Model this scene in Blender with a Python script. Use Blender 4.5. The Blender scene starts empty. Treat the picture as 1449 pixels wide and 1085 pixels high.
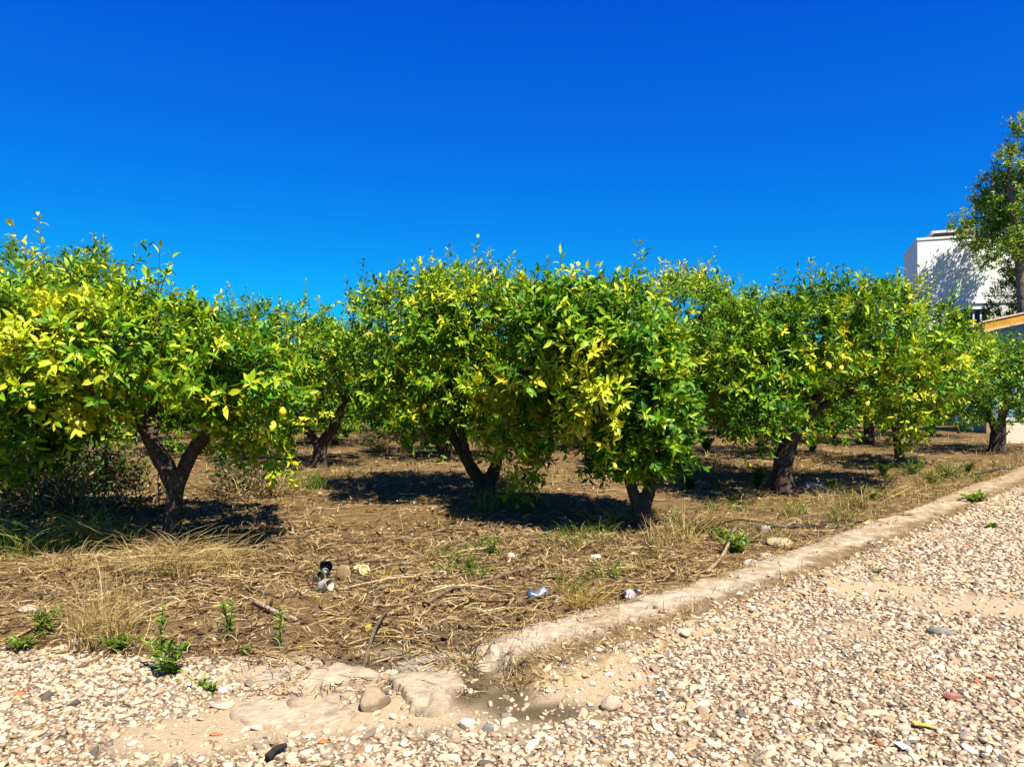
import bpy, bmesh, math, random
import numpy as np
from math import radians, sin, cos, pi

rng = np.random.default_rng(11)
random.seed(11)
SC = bpy.context.scene
COL = SC.collection

# ------------------------------------------------------------------ camera model of the photograph
F, CX, HY, CH = 1050.0, 724.5, 545.0, 1.5


def at(px, py, Y):
    return np.array([(px - CX) / F * Y, Y, CH - (py - HY) / F * Y])


def gp(px, py):
    Y = F * CH / (py - HY)
    return np.array([(px - CX) / F * Y, Y])


# ------------------------------------------------------------------ noise
def _h(ix, iy, iz, seed):
    h = (ix.astype(np.int64) * 374761393 + iy.astype(np.int64) * 668265263 + iz.astype(np.int64) * 2147483647 + seed * 974634777) & 0xFFFFFFFF
    h = ((h ^ (h >> 13)) * 1274126177) & 0xFFFFFFFF
    h = ((h ^ (h >> 16)) * 2246822519) & 0xFFFFFFFF
    return ((h ^ (h >> 15)) & 0xFFFFFF) / float(0xFFFFFF)


def vnoise(p, seed=0):
    p = np.asarray(p, float)
    i = np.floor(p).astype(np.int64)
    f = p - i
    f = f * f * (3 - 2 * f)
    x, y, z = i[:, 0], i[:, 1], i[:, 2]
    fx, fy, fz = f[:, 0], f[:, 1], f[:, 2]
    r = 0
    for dx in (0, 1):
        for dy in (0, 1):
            for dz in (0, 1):
                w = (fx if dx else 1 - fx) * (fy if dy else 1 - fy) * (fz if dz else 1 - fz)
                r = r + w * _h(x + dx, y + dy, z + dz, seed)
    return r * 2 - 1


def fbm(p, octv=4, seed=0):
    p = np.asarray(p, float)
    r, a = 0, 1.0
    for o in range(octv):
        r = r + a * vnoise(p * 2 ** o + 17.3 * o, seed + o)
        a *= 0.5
    return r / 1.9


def n2(x, y, sc, octv=3, seed=0):
    return fbm(np.stack([x * sc, y * sc, np.zeros_like(x) + 0.37], 1), octv, seed)


def sstep(a, b, x):
    t = np.clip((x - a) / (b - a), 0, 1)
    return t * t * (3 - 2 * t)


def nrm(v):
    return v / np.maximum(np.linalg.norm(v, axis=-1, keepdims=True), 1e-9)


# ------------------------------------------------------------------ mesh buffers
class Buf:
    def __init__(self):
        self.V, self.T, self.C, self.n = [], [], [], 0

    def add(self, v, t, c):
        v = np.asarray(v, float).reshape(-1, 3)
        c = np.broadcast_to(np.asarray(c, float), (len(v), 3))
        self.V.append(v)
        self.T.append(np.asarray(t, np.int64).reshape(-1, 3) + self.n)
        self.C.append(c)
        self.n += len(v)

    def mesh(self, name, mat, origin=(0, 0, 0), smooth=True):
        v = np.concatenate(self.V) - np.asarray(origin, float)
        t = np.concatenate(self.T)
        c = np.concatenate(self.C)
        me = bpy.data.meshes.new(name)
        me.vertices.add(len(v))
        me.vertices.foreach_set('co', v.astype(np.float32).ravel())
        me.loops.add(len(t) * 3)
        me.loops.foreach_set('vertex_index', t.astype(np.int32).ravel())
        me.polygons.add(len(t))
        me.polygons.foreach_set('loop_start', np.arange(0, len(t) * 3, 3, dtype=np.int32))
        me.polygons.foreach_set('use_smooth', np.full(len(t), smooth, bool))
        a = me.color_attributes.new('Col', 'FLOAT_COLOR', 'POINT')
        a.data.foreach_set('color', np.concatenate([c, np.ones((len(c), 1))], 1).astype(np.float32).ravel())
        me.update(calc_edges=True)
        me.validate()
        me.materials.append(mat)
        return me

    def build(self, name, mat, parent=None, origin=(0, 0, 0), smooth=True):
        o = bpy.data.objects.new(name, self.mesh(name, mat, origin, smooth))
        COL.objects.link(o)
        if parent is not None:
            o.parent = parent
        return o


def tag(o, label=None, cat=None, group=None, kind=None):
    if label: o['label'] = label
    if cat: o['category'] = cat
    if group: o['group'] = group
    if kind or cat: o['kind'] = kind or 'thing'
    return o


def empty(name, loc, rz=0.0):
    o = bpy.data.objects.new(name, None)
    o.empty_display_size = 0.2
    COL.objects.link(o)
    o.location = [float(q) for q in loc]
    o.rotation_euler = (0, 0, rz)
    return o


def grid_tris(nu, nv, closed_v=False):
    i = np.arange(nu - 1)[:, None]
    j = np.arange(nv if closed_v else nv - 1)[None, :]
    a = i * nv + j
    b = i * nv + (j + 1) % nv
    c = (i + 1) * nv + (j + 1) % nv
    d = (i + 1) * nv + j
    return np.concatenate([np.stack([a, b, c], -1).reshape(-1, 3), np.stack([a, c, d], -1).reshape(-1, 3)])


def tube(buf, pts, rad, col, sides=10, rough=0.0, seed=0, cap=True):
    pts = np.asarray(pts, float)
    rad = np.asarray(rad, float)
    n = len(pts)
    tan = nrm(np.gradient(pts, axis=0))
    up = np.array([0, 0, 1.0]) if abs(tan[0, 2]) < 0.9 else np.array([1.0, 0, 0])
    fr = []
    s = nrm(np.cross(tan[0], up))
    for k in range(n):
        s = s - tan[k] * np.dot(s, tan[k])
        s = s / max(np.linalg.norm(s), 1e-9)
        fr.append((s, np.cross(tan[k], s)))
    S = np.array([q[0] for q in fr]); B = np.array([q[1] for q in fr])
    a = np.linspace(0, 2 * pi, sides, endpoint=False)
    ring = np.cos(a)[None, :, None] * S[:, None] + np.sin(a)[None, :, None] * B[:, None]
    R = np.repeat(rad[:, None], sides, 1)
    if rough:
        q = (pts[:, None] + ring * rad[:, None, None]).reshape(-1, 3)
        R = R * (1 + rough * fbm(q * 9, 3, seed).reshape(n, sides))
    v = (pts[:, None] + ring * R[:, :, None]).reshape(-1, 3)
    t = grid_tris(n, sides, True)
    if cap:
        v = np.concatenate([v, pts[:1], pts[-1:]])
        j = np.arange(sides)
        t = np.concatenate([t, np.stack([np.full(sides, n * sides), (j + 1) % sides, j], 1),
                            np.stack([np.full(sides, n * sides + 1), (n - 1) * sides + j, (n - 1) * sides + (j + 1) % sides], 1)])
    buf.add(v, t, col)


def spline(P, n):
    """Catmull-Rom through rows of P (any width), n samples."""
    P = np.asarray(P, float)
    Q = np.concatenate([2 * P[:1] - P[1:2], P, 2 * P[-1:] - P[-2:-1]])
    t = np.linspace(0, len(P) - 1 - 1e-6, n)
    i = t.astype(int)
    f = (t - i)[:, None]
    a, b, c, d = Q[i], Q[i + 1], Q[i + 2], Q[i + 3]
    return 0.5 * (2 * b + (c - a) * f + (2 * a - 5 * b + 4 * c - d) * f ** 2 + (3 * b - a - 3 * c + d) * f ** 3)


# leaf templates: (u along, s across)
LU = np.array([0, .3, .65, 1, .3, .65, .3, .65])
LS = np.array([0, 0, 0, 0, .5, .42, -.5, -.42])
LT = np.array([(0, 1, 4), (4, 1, 2), (4, 2, 5), (5, 2, 3), (0, 6, 1), (1, 6, 7), (1, 7, 2), (2, 7, 3)])
LU1 = np.array([0, .5, 1, .45, .45])
LS1 = np.array([0, 0, 0, .5, -.5])
LT1 = np.array([(0, 1, 3), (3, 1, 2), (0, 4, 1), (4, 2, 1)])


def leaves(buf, base, axis, normal, L, W, fold, curl, col, lod=0):
    U, S, T = (LU, LS, LT) if lod == 0 else (LU1, LS1, LT1)
    axis = nrm(axis)
    side = nrm(np.cross(axis, normal))
    normal = np.cross(side, axis)
    L = L[:, None, None]; W = W[:, None, None]
    fold = np.asarray(fold)[:, None, None]; curl = np.asarray(curl)[:, None, None]
    u = U[None, :, None]; s = S[None, :, None]
    v = (base[:, None] + axis[:, None] * L * u * (1 - 0.25 * np.abs(curl) * u) + side[:, None] * W * s
         + normal[:, None] * (fold * W * np.abs(s) * 2 - curl * L * u * u))
    n, k = v.shape[:2]
    t = (T[None] + (np.arange(n) * k)[:, None, None]).reshape(-1, 3)
    # the midrib and base are paler than the blade
    c = np.repeat(col[:, None], k, 1)
    buf.add(v.reshape(-1, 3), t, c.reshape(-1, 3))


def ribbons(buf, P, W, nv, col):
    """P (N,K,3) centre lines, W (N,K) widths, nv (N,3) flat-side direction."""
    N, K = P.shape[:2]
    tan = nrm(np.gradient(P, axis=1))
    side = nrm(np.cross(tan, np.broadcast_to(nv[:, None], P.shape)))
    a = P + side * W[:, :, None] * .5
    b = P - side * W[:, :, None] * .5
    v = np.stack([a, b], 2).reshape(N, K * 2, 3)
    q = []
    for k in range(K - 1):
        q += [(2 * k, 2 * k + 1, 2 * k + 3), (2 * k, 2 * k + 3, 2 * k + 2)]
    t = (np.array(q)[None] + (np.arange(N) * K * 2)[:, None, None]).reshape(-1, 3)
    buf.add(v.reshape(-1, 3), t, np.repeat(col[:, None], K * 2, 1).reshape(-1, 3))


def box(buf, lo, hi, col):
    x0, y0, z0 = lo; x1, y1, z1 = hi
    v = np.array([(x0, y0, z0), (x1, y0, z0), (x1, y1, z0), (x0, y1, z0), (x0, y0, z1), (x1, y0, z1), (x1, y1, z1), (x0, y1, z1)], float)
    q = [(0, 3, 2, 1), (4, 5, 6, 7), (0, 1, 5, 4), (1, 2, 6, 5), (2, 3, 7, 6), (3, 0, 4, 7)]
    t = []
    for a, b, c, d in q:
        t += [(a, b, c), (a, c, d)]
    buf.add(v, t, col)


# ------------------------------------------------------------------ materials
def new_mat(name):
    m = bpy.data.materials.new(name)
    m.use_nodes = True
    nt = m.node_tree
    nt.nodes.clear()
    out = nt.nodes.new('ShaderNodeOutputMaterial')
    return m, nt, out


def node(nt, typ, **kw):
    n = nt.nodes.new(typ)
    for k, v in kw.items():
        if hasattr(n, k):
            setattr(n, k, v)
    return n


def col_mat(name, rough=0.85, spec=0.25, var=0.25, vscale=30.0, bump=0.0, bscale=60.0, trans=0.0, transcol=1.6):
    """Principled surface whose base colour is the mesh colour varied by noise."""
    m, nt, out = new_mat(name)
    L = nt.links.new
    at_ = node(nt, 'ShaderNodeAttribute'); at_.attribute_name = 'Col'
    geo = node(nt, 'ShaderNodeNewGeometry')
    nz = node(nt, 'ShaderNodeTexNoise'); nz.inputs['Scale'].default_value = vscale; nz.inputs['Detail'].default_value = 4
    L(geo.outputs['Position'], nz.inputs['Vector'])
    mr = node(nt, 'ShaderNodeMapRange')
    mr.inputs['From Min'].default_value = 0.3; mr.inputs['From Max'].default_value = 0.7
    mr.inputs['To Min'].default_value = 1 - var; mr.inputs['To Max'].default_value = 1 + var
    L(nz.outputs['Fac'], mr.inputs['Value'])
    vm = node(nt, 'ShaderNodeVectorMath', operation='SCALE')
    L(at_.outputs['Color'], vm.inputs[0]); L(mr.outputs['Result'], vm.inputs['Scale'])
    bs = node(nt, 'ShaderNodeBsdfPrincipled')
    bs.inputs['Roughness'].default_value = rough
    bs.inputs['Specular IOR Level'].default_value = spec
    L(vm.outputs[0], bs.inputs['Base Color'])
    if bump:
        nb = node(nt, 'ShaderNodeTexNoise'); nb.inputs['Scale'].default_value = bscale; nb.inputs['Detail'].default_value = 6
        L(geo.outputs['Position'], nb.inputs['Vector'])
        bp = node(nt, 'ShaderNodeBump'); bp.inputs['Strength'].default_value = 0.8; bp.inputs['Distance'].default_value = bump
        L(nb.outputs['Fac'], bp.inputs['Height']); L(bp.outputs['Normal'], bs.inputs['Normal'])
    if trans:
        tr = node(nt, 'ShaderNodeBsdfTranslucent')
        v2 = node(nt, 'ShaderNodeVectorMath', operation='MULTIPLY')
        v2.inputs[1].default_value = (transcol, transcol * 0.95, transcol * 0.4)
        L(vm.outputs[0], v2.inputs[0]); L(v2.outputs[0], tr.inputs['Color'])
        mx = node(nt, 'ShaderNodeMixShader'); mx.inputs[0].default_value = trans
        L(bs.outputs[0], mx.inputs[1]); L(tr.outputs[0], mx.inputs[2]); L(mx.outputs[0], out.inputs['Surface'])
    else:
        L(bs.outputs[0], out.inputs['Surface'])
    return m


M_LEAF = col_mat('lemon_leaf', rough=0.42, spec=0.22, var=0.12, vscale=8, trans=0.20, transcol=1.4)
M_LEAF_FAR = col_mat('tall_tree_leaf', rough=0.5, spec=0.15, var=0.15, vscale=3, trans=0.25)
M_BARK = col_mat('bark', rough=0.95, spec=0.1, var=0.45, vscale=26, bump=0.02, bscale=45)
M_PEB = col_mat('pebble', rough=0.75, spec=0.25, var=0.16, vscale=45, bump=0.003, bscale=160)
M_STRAW = col_mat('straw', rough=0.8, spec=0.2, var=0.25, vscale=14, trans=0.12, transcol=1.1)
M_GRASS = col_mat('grass_blade', rough=0.5, spec=0.3, var=0.15, vscale=15, trans=0.3, transcol=1.5)
M_KERB = col_mat('kerb_plaster', rough=0.95, spec=0.1, var=0.22, vscale=14, bump=0.012, bscale=70)
M_STUCCO = col_mat('white_stucco', rough=0.9, spec=0.15, var=0.04, vscale=1.3, bump=0.004, bscale=80)
M_WOOD = col_mat('painted_wood', rough=0.7, spec=0.2, var=0.2, vscale=6, bump=0.003, bscale=40)
M_RIND = col_mat('lemon_rind', rough=0.4, spec=0.4, var=0.08, vscale=40, bump=0.0015, bscale=220)
M_TRASH = col_mat('litter_plastic', rough=0.35, spec=0.5, var=0.12, vscale=40)
M_METAL = col_mat('can_metal', rough=0.3, spec=0.6, var=0.1, vscale=30)
M_METAL.node_tree.nodes['Principled BSDF'].inputs['Metallic'].default_value = 0.75
M_RUBBER = col_mat('black_pipe', rough=0.6, spec=0.3, var=0.2, vscale=20)


def glass_mat():
    m, nt, out = new_mat('window_glass')
    bs = node(nt, 'ShaderNodeBsdfPrincipled')
    nz = node(nt, 'ShaderNodeTexNoise'); nz.inputs['Scale'].default_value = 2.0
    cr = node(nt, 'ShaderNodeValToRGB')
    cr.color_ramp.elements[0].color = (0.01, 0.014, 0.03, 1); cr.color_ramp.elements[1].color = (0.03, 0.035, 0.06, 1)
    nt.links.new(nz.outputs['Fac'], cr.inputs[0]); nt.links.new(cr.outputs[0], bs.inputs['Base Color'])
    bs.inputs['Roughness'].default_value = 0.08
    nt.links.new(bs.outputs[0], out.inputs['Surface'])
    return m


M_GLASS = glass_mat()


def ground_mat():
    m, nt, out = new_mat('orchard_ground')
    L = nt.links.new
    geo = node(nt, 'ShaderNodeNewGeometry')
    at_ = node(nt, 'ShaderNodeAttribute'); at_.attribute_name = 'Col'
    sep = node(nt, 'ShaderNodeSeparateColor'); L(at_.outputs['Color'], sep.inputs[0])

    def noise(scale, detail=5, rough=0.6):
        n = node(nt, 'ShaderNodeTexNoise'); n.inputs['Scale'].default_value = scale
        n.inputs['Detail'].default_value = detail; n.inputs['Roughness'].default_value = rough
        L(geo.outputs['Position'], n.inputs['Vector'])
        return n

    def ramp(src, stops):
        r = node(nt, 'ShaderNodeValToRGB')
        e = r.color_ramp.elements
        e[0].position, e[0].color = stops[0][0], (*stops[0][1], 1)
        e[1].position, e[1].color = stops[-1][0], (*stops[-1][1], 1)
        for p, c in stops[1:-1]:
            k = e.new(p); k.color = (*c, 1)
        L(src, r.inputs[0])
        return r

    def mix(a, b, fac):
        x = node(nt, 'ShaderNodeMix', data_type='RGBA')
        L(fac, x.inputs['Factor']); L(a, x.inputs['A']); L(b, x.inputs['B'])
        return x.outputs['Result']

    big = noise(1.1, 4)
    mid = noise(9, 6, 0.7)
    fine = noise(60, 5, 0.75)
    # stretched noise reads as matted straw
    mp = node(nt, 'ShaderNodeMapping'); mp.inputs['Scale'].default_value = (60, 16, 30); mp.inputs['Rotation'].default_value = (0, 0, 0.5)
    L(geo.outputs['Position'], mp.inputs['Vector'])
    wn = node(nt, 'ShaderNodeTexNoise'); wn.inputs['Scale'].default_value = 1.0; wn.inputs['Detail'].default_value = 5; wn.inputs['Distortion'].default_value = 1.6
    L(mp.outputs[0], wn.inputs['Vector'])
    soil1 = ramp(mid.outputs['Fac'], [(0.25, (0.15, 0.09, 0.042)), (0.5, (0.33, 0.215, 0.105)), (0.75, (0.52, 0.365, 0.195))])
    soil2 = ramp(wn.outputs['Fac'], [(0.3, (0.07, 0.038, 0.013)), (0.52, (0.32, 0.195, 0.075)), (0.72, (0.62, 0.43, 0.19))])
    bf = ramp(big.outputs['Fac'], [(0.38, (0, 0, 0)), (0.62, (1, 1, 1))])
    soil = mix(soil1.outputs[0], soil2.outputs[0], bf.outputs[0])
    # gravel bed: small stones
    vo = node(nt, 'ShaderNodeTexVoronoi'); vo.inputs['Scale'].default_value = 60
    L(geo.outputs['Position'], vo.inputs['Vector'])
    hsv = node(nt, 'ShaderNodeSeparateColor'); L(vo.outputs['Color'], hsv.inputs[0])
    gc = ramp(hsv.outputs[0], [(0.0, (0.28, 0.20, 0.115)), (0.3, (0.42, 0.315, 0.195)), (0.6, (0.58, 0.455, 0.30)), (0.9, (0.74, 0.61, 0.43)), (1.0, (0.40, 0.23, 0.11))])
    dk = ramp(vo.outputs['Distance'], [(0.35, (1, 1, 1)), (0.85, (0.35, 0.28, 0.2))])
    gm = node(nt, 'ShaderNodeMix', data_type='RGBA', blend_type='MULTIPLY'); gm.inputs['Factor'].default_value = 1
    L(gc.outputs[0], gm.inputs['A']); L(dk.outputs[0], gm.inputs['B'])
    sand = ramp(fine.outputs['Fac'], [(0.3, (0.70, 0.53, 0.32)), (0.7, (0.98, 0.78, 0.52))])
    damp = ramp(fine.outputs['Fac'], [(0.3, (0.12, 0.085, 0.045)), (0.7, (0.28, 0.205, 0.115))])
    c = mix(soil, gm.outputs['Result'], sep.outputs[0])
    c = mix(c, sand.outputs[0], sep.outputs[1])
    c = mix(c, damp.outputs[0], sep.outputs[2])
    bs = node(nt, 'ShaderNodeBsdfPrincipled'); bs.inputs['Roughness'].default_value = 0.95
    bs.inputs['Specular IOR Level'].default_value = 0.1
    sc_ = node(nt, 'ShaderNodeVectorMath', operation='MULTIPLY'); sc_.inputs[1].default_value = (.46, .45, .405)
    L(c, sc_.inputs[0]); L(sc_.outputs[0], bs.inputs['Base Color'])
    add = node(nt, 'ShaderNodeMath', operation='MULTIPLY_ADD')
    L(wn.outputs['Fac'], add.inputs[0]); add.inputs[1].default_value = 1.0; L(fine.outputs['Fac'], add.inputs[2])
    bp = node(nt, 'ShaderNodeBump'); bp.inputs['Strength'].default_value = 0.8; bp.inputs['Distance'].default_value = 0.009
    L(add.outputs[0], bp.inputs['Height']); L(bp.outputs['Normal'], bs.inputs['Normal'])
    L(bs.outputs[0], out.inputs['Surface'])
    return m


# ------------------------------------------------------------------ sky, sun, camera
SUN = nrm(np.array([0.28, -0.49, 0.825]))
w = bpy.data.worlds.new('World'); SC.world = w; w.use_nodes = True
nt = w.node_tree; nt.nodes.clear()
sky = nt.nodes.new('ShaderNodeTexSky'); sky.sky_type = 'NISHITA'; sky.sun_disc = False
sky.sun_elevation = math.asin(SUN[2]); sky.sun_rotation = math.atan2(SUN[0], SUN[1])
sky.air_density = 1.0; sky.dust_density = 0.0; sky.ozone_density = 4.0
sp = nt.nodes.new('ShaderNodeSeparateColor'); cb = nt.nodes.new('ShaderNodeCombineColor')
nt.links.new(sky.outputs[0], sp.inputs[0])
SKY_MUL, SKY_POW = (0.008, 0.219, 1.722), (1.0, 1.30, 0.50)   # the camera's saturated rendering of the blue
for i in range(3):
    pw = nt.nodes.new('ShaderNodeMath'); pw.operation = 'POWER'; pw.inputs[1].default_value = SKY_POW[i]
    ml = nt.nodes.new('ShaderNodeMath'); ml.operation = 'MULTIPLY'; ml.inputs[1].default_value = SKY_MUL[i]
    nt.links.new(sp.outputs[i], pw.inputs[0]); nt.links.new(pw.outputs[0], ml.inputs[0]); nt.links.new(ml.outputs[0], cb.inputs[i])
bg = nt.nodes.new('ShaderNodeBackground'); bg.inputs['Strength'].default_value = 0.1
wo = nt.nodes.new('ShaderNodeOutputWorld')
nt.links.new(cb.outputs[0], bg.inputs[0]); nt.links.new(bg.outputs[0], wo.inputs[0])

sl = bpy.data.lights.new('sun', 'SUN'); sl.energy = 5.0; sl.angle = radians(0.5); sl.color = (1.0, 0.945, 0.86)
so = bpy.data.objects.new('sun', sl); COL.objects.link(so)
from mathutils import Vector
so.rotation_euler = Vector(SUN).to_track_quat('Z', 'Y').to_euler(); so.location = (5, -8, 15)

cam = bpy.data.cameras.new('camera'); co = bpy.data.objects.new('camera', cam); COL.objects.link(co)
cam.sensor_width = 36; cam.lens = 36 * F / 1449; cam.clip_end = 3000
co.location = (0, 0, CH); co.rotation_euler = (radians(90) + math.atan((HY - 542.5) / F), 0, 0)
SC.camera = co
SC.view_settings.view_transform = 'Standard'; SC.view_settings.look = 'None'
SC.view_settings.exposure = 1.1; SC.view_settings.gamma = 1; SC.view_settings.use_curve_mapping = False
SC.cycles.use_denoising = True
SC.cycles.max_bounces = 6; SC.cycles.diffuse_bounces = 3; SC.cycles.transmission_bounces = 3; SC.cycles.glossy_bounces = 2

# ------------------------------------------------------------------ the ground's layout
KP = [gp(672, 948), gp(720, 930), gp(780, 908), gp(860, 886), gp(960, 855), gp(1060, 823), gp(1130, 795), gp(1240, 754), gp(1330, 720), gp(1400, 690), gp(1449, 672)]
KP.append(KP[-1] + (KP[-1] - KP[-3]) * 1.5)
KP.append(KP[-1] + (KP[-1] - KP[-2]) * 1.5)
KERB = spline(np.array(KP), 260)


def kerb_sd(x, y):
    """signed distance to the kerb line (positive on the road side) and arc parameter."""
    P = KERB
    best = np.full(len(x), 1e9); sd = np.zeros(len(x)); sa = np.zeros(len(x))
    step = 4
    Q = P[::step]
    for k in range(len(Q) - 1):
        a, b = Q[k], Q[k + 1]
        d = b - a; ll = d @ d
        t = ((x - a[0]) * d[0] + (y - a[1]) * d[1]) / ll
        tc = np.clip(t, -1e3 if k == 0 else 0, 1e3 if k == len(Q) - 2 else 1)
        qx, qy = a[0] + tc * d[0], a[1] + tc * d[1]
        r = np.hypot(x - qx, y - qy)
        s = np.sign((x - a[0]) * d[1] - (y - a[1]) * d[0])
        u = r < best
        best[u] = r[u]; sd[u] = (s * r)[u]; sa[u] = (k + tc)[u]
    return sd, sa * step


def ell(x, y, px, py, rx, ry, seed, wob=0.35, soft=0.35):
    c = gp(px, py)
    ry_w = (gp(px, py - ry)[1] - gp(px, py + ry)[1]) / 2
    rx_w = rx * c[1] / F
    d = np.hypot((x - c[0]) / rx_w, (y - c[1]) / ry_w) + wob * n2(x, y, 5, 3, seed)
    return 1 - sstep(1 - soft, 1 + soft, d)


def masks(x, y):
    sd, sa = kerb_sd(x, y)
    # soil / gravel edge left of the kerb's broken end: around y = 4.2 m
    edge = 4.25 + 0.1 * np.clip(x + 3, -10, 3) * -1.0 + 0.12 * n2(x, y, 2.2, 3, 5)
    left = sstep(0.08, -0.08, y - edge)
    right = sstep(0.02, 0.16, sd - 0.2 + 0.08 * n2(x, y, 4, 2, 9))
    m = sstep(-0.35, -0.1, x)
    road = left * (1 - m) + right * m
    road = np.where(y < 0.6, 1.0, road)
    sand = np.zeros(len(x))
    for a in [(285, 1030, 120, 38, 21), (400, 1000, 110, 35, 22), (480, 1010, 110, 26, 23), (610, 985, 70, 40, 24), (720, 985, 85, 40, 25), (1400, 853, 110, 17, 26), (820, 975, 60, 30, 27), (400, 940, 90, 20, 28), (590, 930, 90, 14, 29), (1240, 830, 90, 14, 30), (870, 950, 60, 22, 31)]:
        sand = np.maximum(sand, ell(x, y, *a))
    sand = np.maximum(sand, road * .85 * sstep(.30, .65, n2(x, y, .9, 4, 61)))
    damp = np.zeros(len(x))
    for a in [(770, 1003, 85, 14, 41), (668, 965, 34, 32, 42), (620, 905, 95, 26, 43), (715, 985, 45, 24, 45), (530, 935, 90, 12, 46)]:
        damp = np.maximum(damp, 0.95 * ell(x, y, *a, soft=0.6))
    return road, sand, damp, sd, sa


def ground_z(x, y):
    x = np.asarray(x, float); y = np.asarray(y, float)
    sd, sa = kerb_sd(x, y)
    orch = sstep(0.1, -0.5, sd) * sstep(3.6, 4.6, y)
    far = sstep(60, 30, np.hypot(x, y))
    z = far * (0.012 * n2(x, y, 3.5, 3, 1) + orch * (0.05 * n2(x, y, 0.55, 2, 2) + 0.018 * n2(x, y, 7, 2, 3)))
    z = z - 0.015 * (1 - orch)
    return z


def axis_pts(lo, hi, fine, far):
    a = np.arange(lo, hi + 1e-6, fine)
    out = [far]
    while len(out) < 40 and out[-1] > hi + fine * 2:
        out.append(hi + (out[-1] - hi) * 0.72)
    r = np.array(out[::-1])
    out = [-far]
    while len(out) < 40 and out[-1] < lo - fine * 2:
        out.append(lo + (out[-1] - lo) * 0.72)
    return np.concatenate([np.array(out), a, r])


gx = axis_pts(-9, 13, 0.05, 900); gy = axis_pts(1.5, 15, 0.045, 900)
GX, GY = np.meshgrid(gx, gy, indexing='ij')
x, y = GX.ravel(), GY.ravel()
road, sand, damp, sd, sa = masks(x, y)
z = ground_z(x, y)
g = Buf()
g.add(np.stack([x, y, z], 1), grid_tris(len(gx), len(gy))[:, ::-1], np.stack([road, sand, damp], 1))
tag(g.build('ground', ground_mat()), kind='structure')

# ------------------------------------------------------------------ kerb
nV = 40
KS = spline(KERB, 1100)
tn = nrm(np.gradient(KS, axis=0)); nr = np.stack([tn[:, 1], -tn[:, 0]], 1)
seg = np.concatenate([[0], np.cumsum(np.linalg.norm(np.diff(KS, axis=0), axis=1))])


def kerb_shape(x, y, v, sa):
    """height, and the shares of worn slope and soiled inner edge, of the crumbling kerb at distance v from its line."""
    one = np.zeros_like(sa)
    wl_ = 1.42 + .34 * fbm(np.stack([sa * 1.5, one, one], 1), 3, 77)
    hl = .052 + .030 * fbm(np.stack([sa * .8, one + 5, one], 1), 2, 78) + .03 * np.exp(-sa / 1.3)
    p2 = np.stack([x, y, one], 1)
    q = v / wl_ + .035 * fbm(p2 * 8, 3, 71)
    pr = np.interp(q, [-.26, -.19, -.15, -.08, .04, .12, .19, .30, .42, .5], [-.5, .1, .70, .96, 1.0, .90, .52, .30, .10, -.7])
    z = hl * pr
    st = sstep(0.0, 0.2, sa + .09 * fbm(p2 * 11, 3, 4))
    z = z * st - .05 * (1 - st)
    z = z - .14 * sstep(.43, .52, v) - .12 * sstep(-.20, -.26, v)
    z = z + .014 * fbm(p2 * 7, 4, 31) - .016 * sstep(.22, .42, fbm(p2 * 5, 3, 39)) + .010 * fbm(p2 * 24, 3, 32)
    return z, sstep(.05, .17, q + .05 * fbm(p2 * 16, 3, 33)), sstep(-.11, -.19, q + .03 * fbm(p2 * 12, 3, 34))


def kerb_z(x, y):
    sd, sa = kerb_sd(x, y)
    al = np.interp(sa / (len(KERB) - 1) * (len(KS) - 1), np.arange(len(KS)), seg)
    z, _, _ = kerb_shape(x, y, sd, al)
    return np.where((sd > -.24) & (sd < .5) & (sa > 0), z, -9)


def surf_z(x, y):
    return np.maximum(ground_z(x, y), kerb_z(x, y))


vv = np.linspace(-0.26, 0.52, nV)
P = KS[:, None] + nr[:, None] * np.broadcast_to(vv[None, :, None], (len(KS), nV, 1))
x, y = P[..., 0].ravel(), P[..., 1].ravel()
sa = np.repeat(seg, nV); v2 = np.tile(vv, len(KS))
zz, slope, edge_l = kerb_shape(x, y, v2, sa)
p3 = np.stack([x, y, zz * 2], 1)
patch = sstep(-.05, 0.35, fbm(p3 * 3.2, 3, 35) + .06 * sa - .25)
cA = np.array([0.385, 0.31, 0.20]); cB = np.array([0.155, 0.102, 0.042]); cC = np.array([0.30, 0.22, 0.118])
c = cA[None] * (1 - patch[:, None]) + cC[None] * patch[:, None]
low = sstep(.25, .42, v2 + .05 * fbm(p3 * 9, 2, 38))[:, None]
cBm = cB[None] * (1 - low) + np.array([.31, .225, .12])[None] * low
c = c * (1 - slope[:, None]) + cBm * slope[:, None]
c = c * (1 - edge_l[:, None]) + np.array([0.24, 0.16, 0.08])[None] * edge_l[:, None]
c = c * (1 + 0.30 * fbm(p3 * 20, 4, 36))[:, None]
grime = sstep(.14, .42, fbm(p3 * np.array([11, 11, 5]), 4, 37))[:, None] * .55
c = c * (1 - grime) + np.array([.17, .115, .055])[None] * grime
kb = Buf(); kb.add(np.stack([x, y, zz], 1), grid_tris(len(KS), nV)[:, ::-1], c)
tag(kb.build('kerb', M_KERB), kind='structure')

# ------------------------------------------------------------------ stones
def ico(sub):
    bm = bmesh.new(); bmesh.ops.create_icosphere(bm, subdivisions=sub, radius=1)
    bm.verts.ensure_lookup_table()
    v = np.array([q.co[:] for q in bm.verts]); t = np.array([[q.index for q in f.verts] for f in bm.faces]); bm.free()
    return v, t


ICO = {1: ico(1), 2: ico(2), 3: ico(3), 4: ico(4)}


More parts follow.
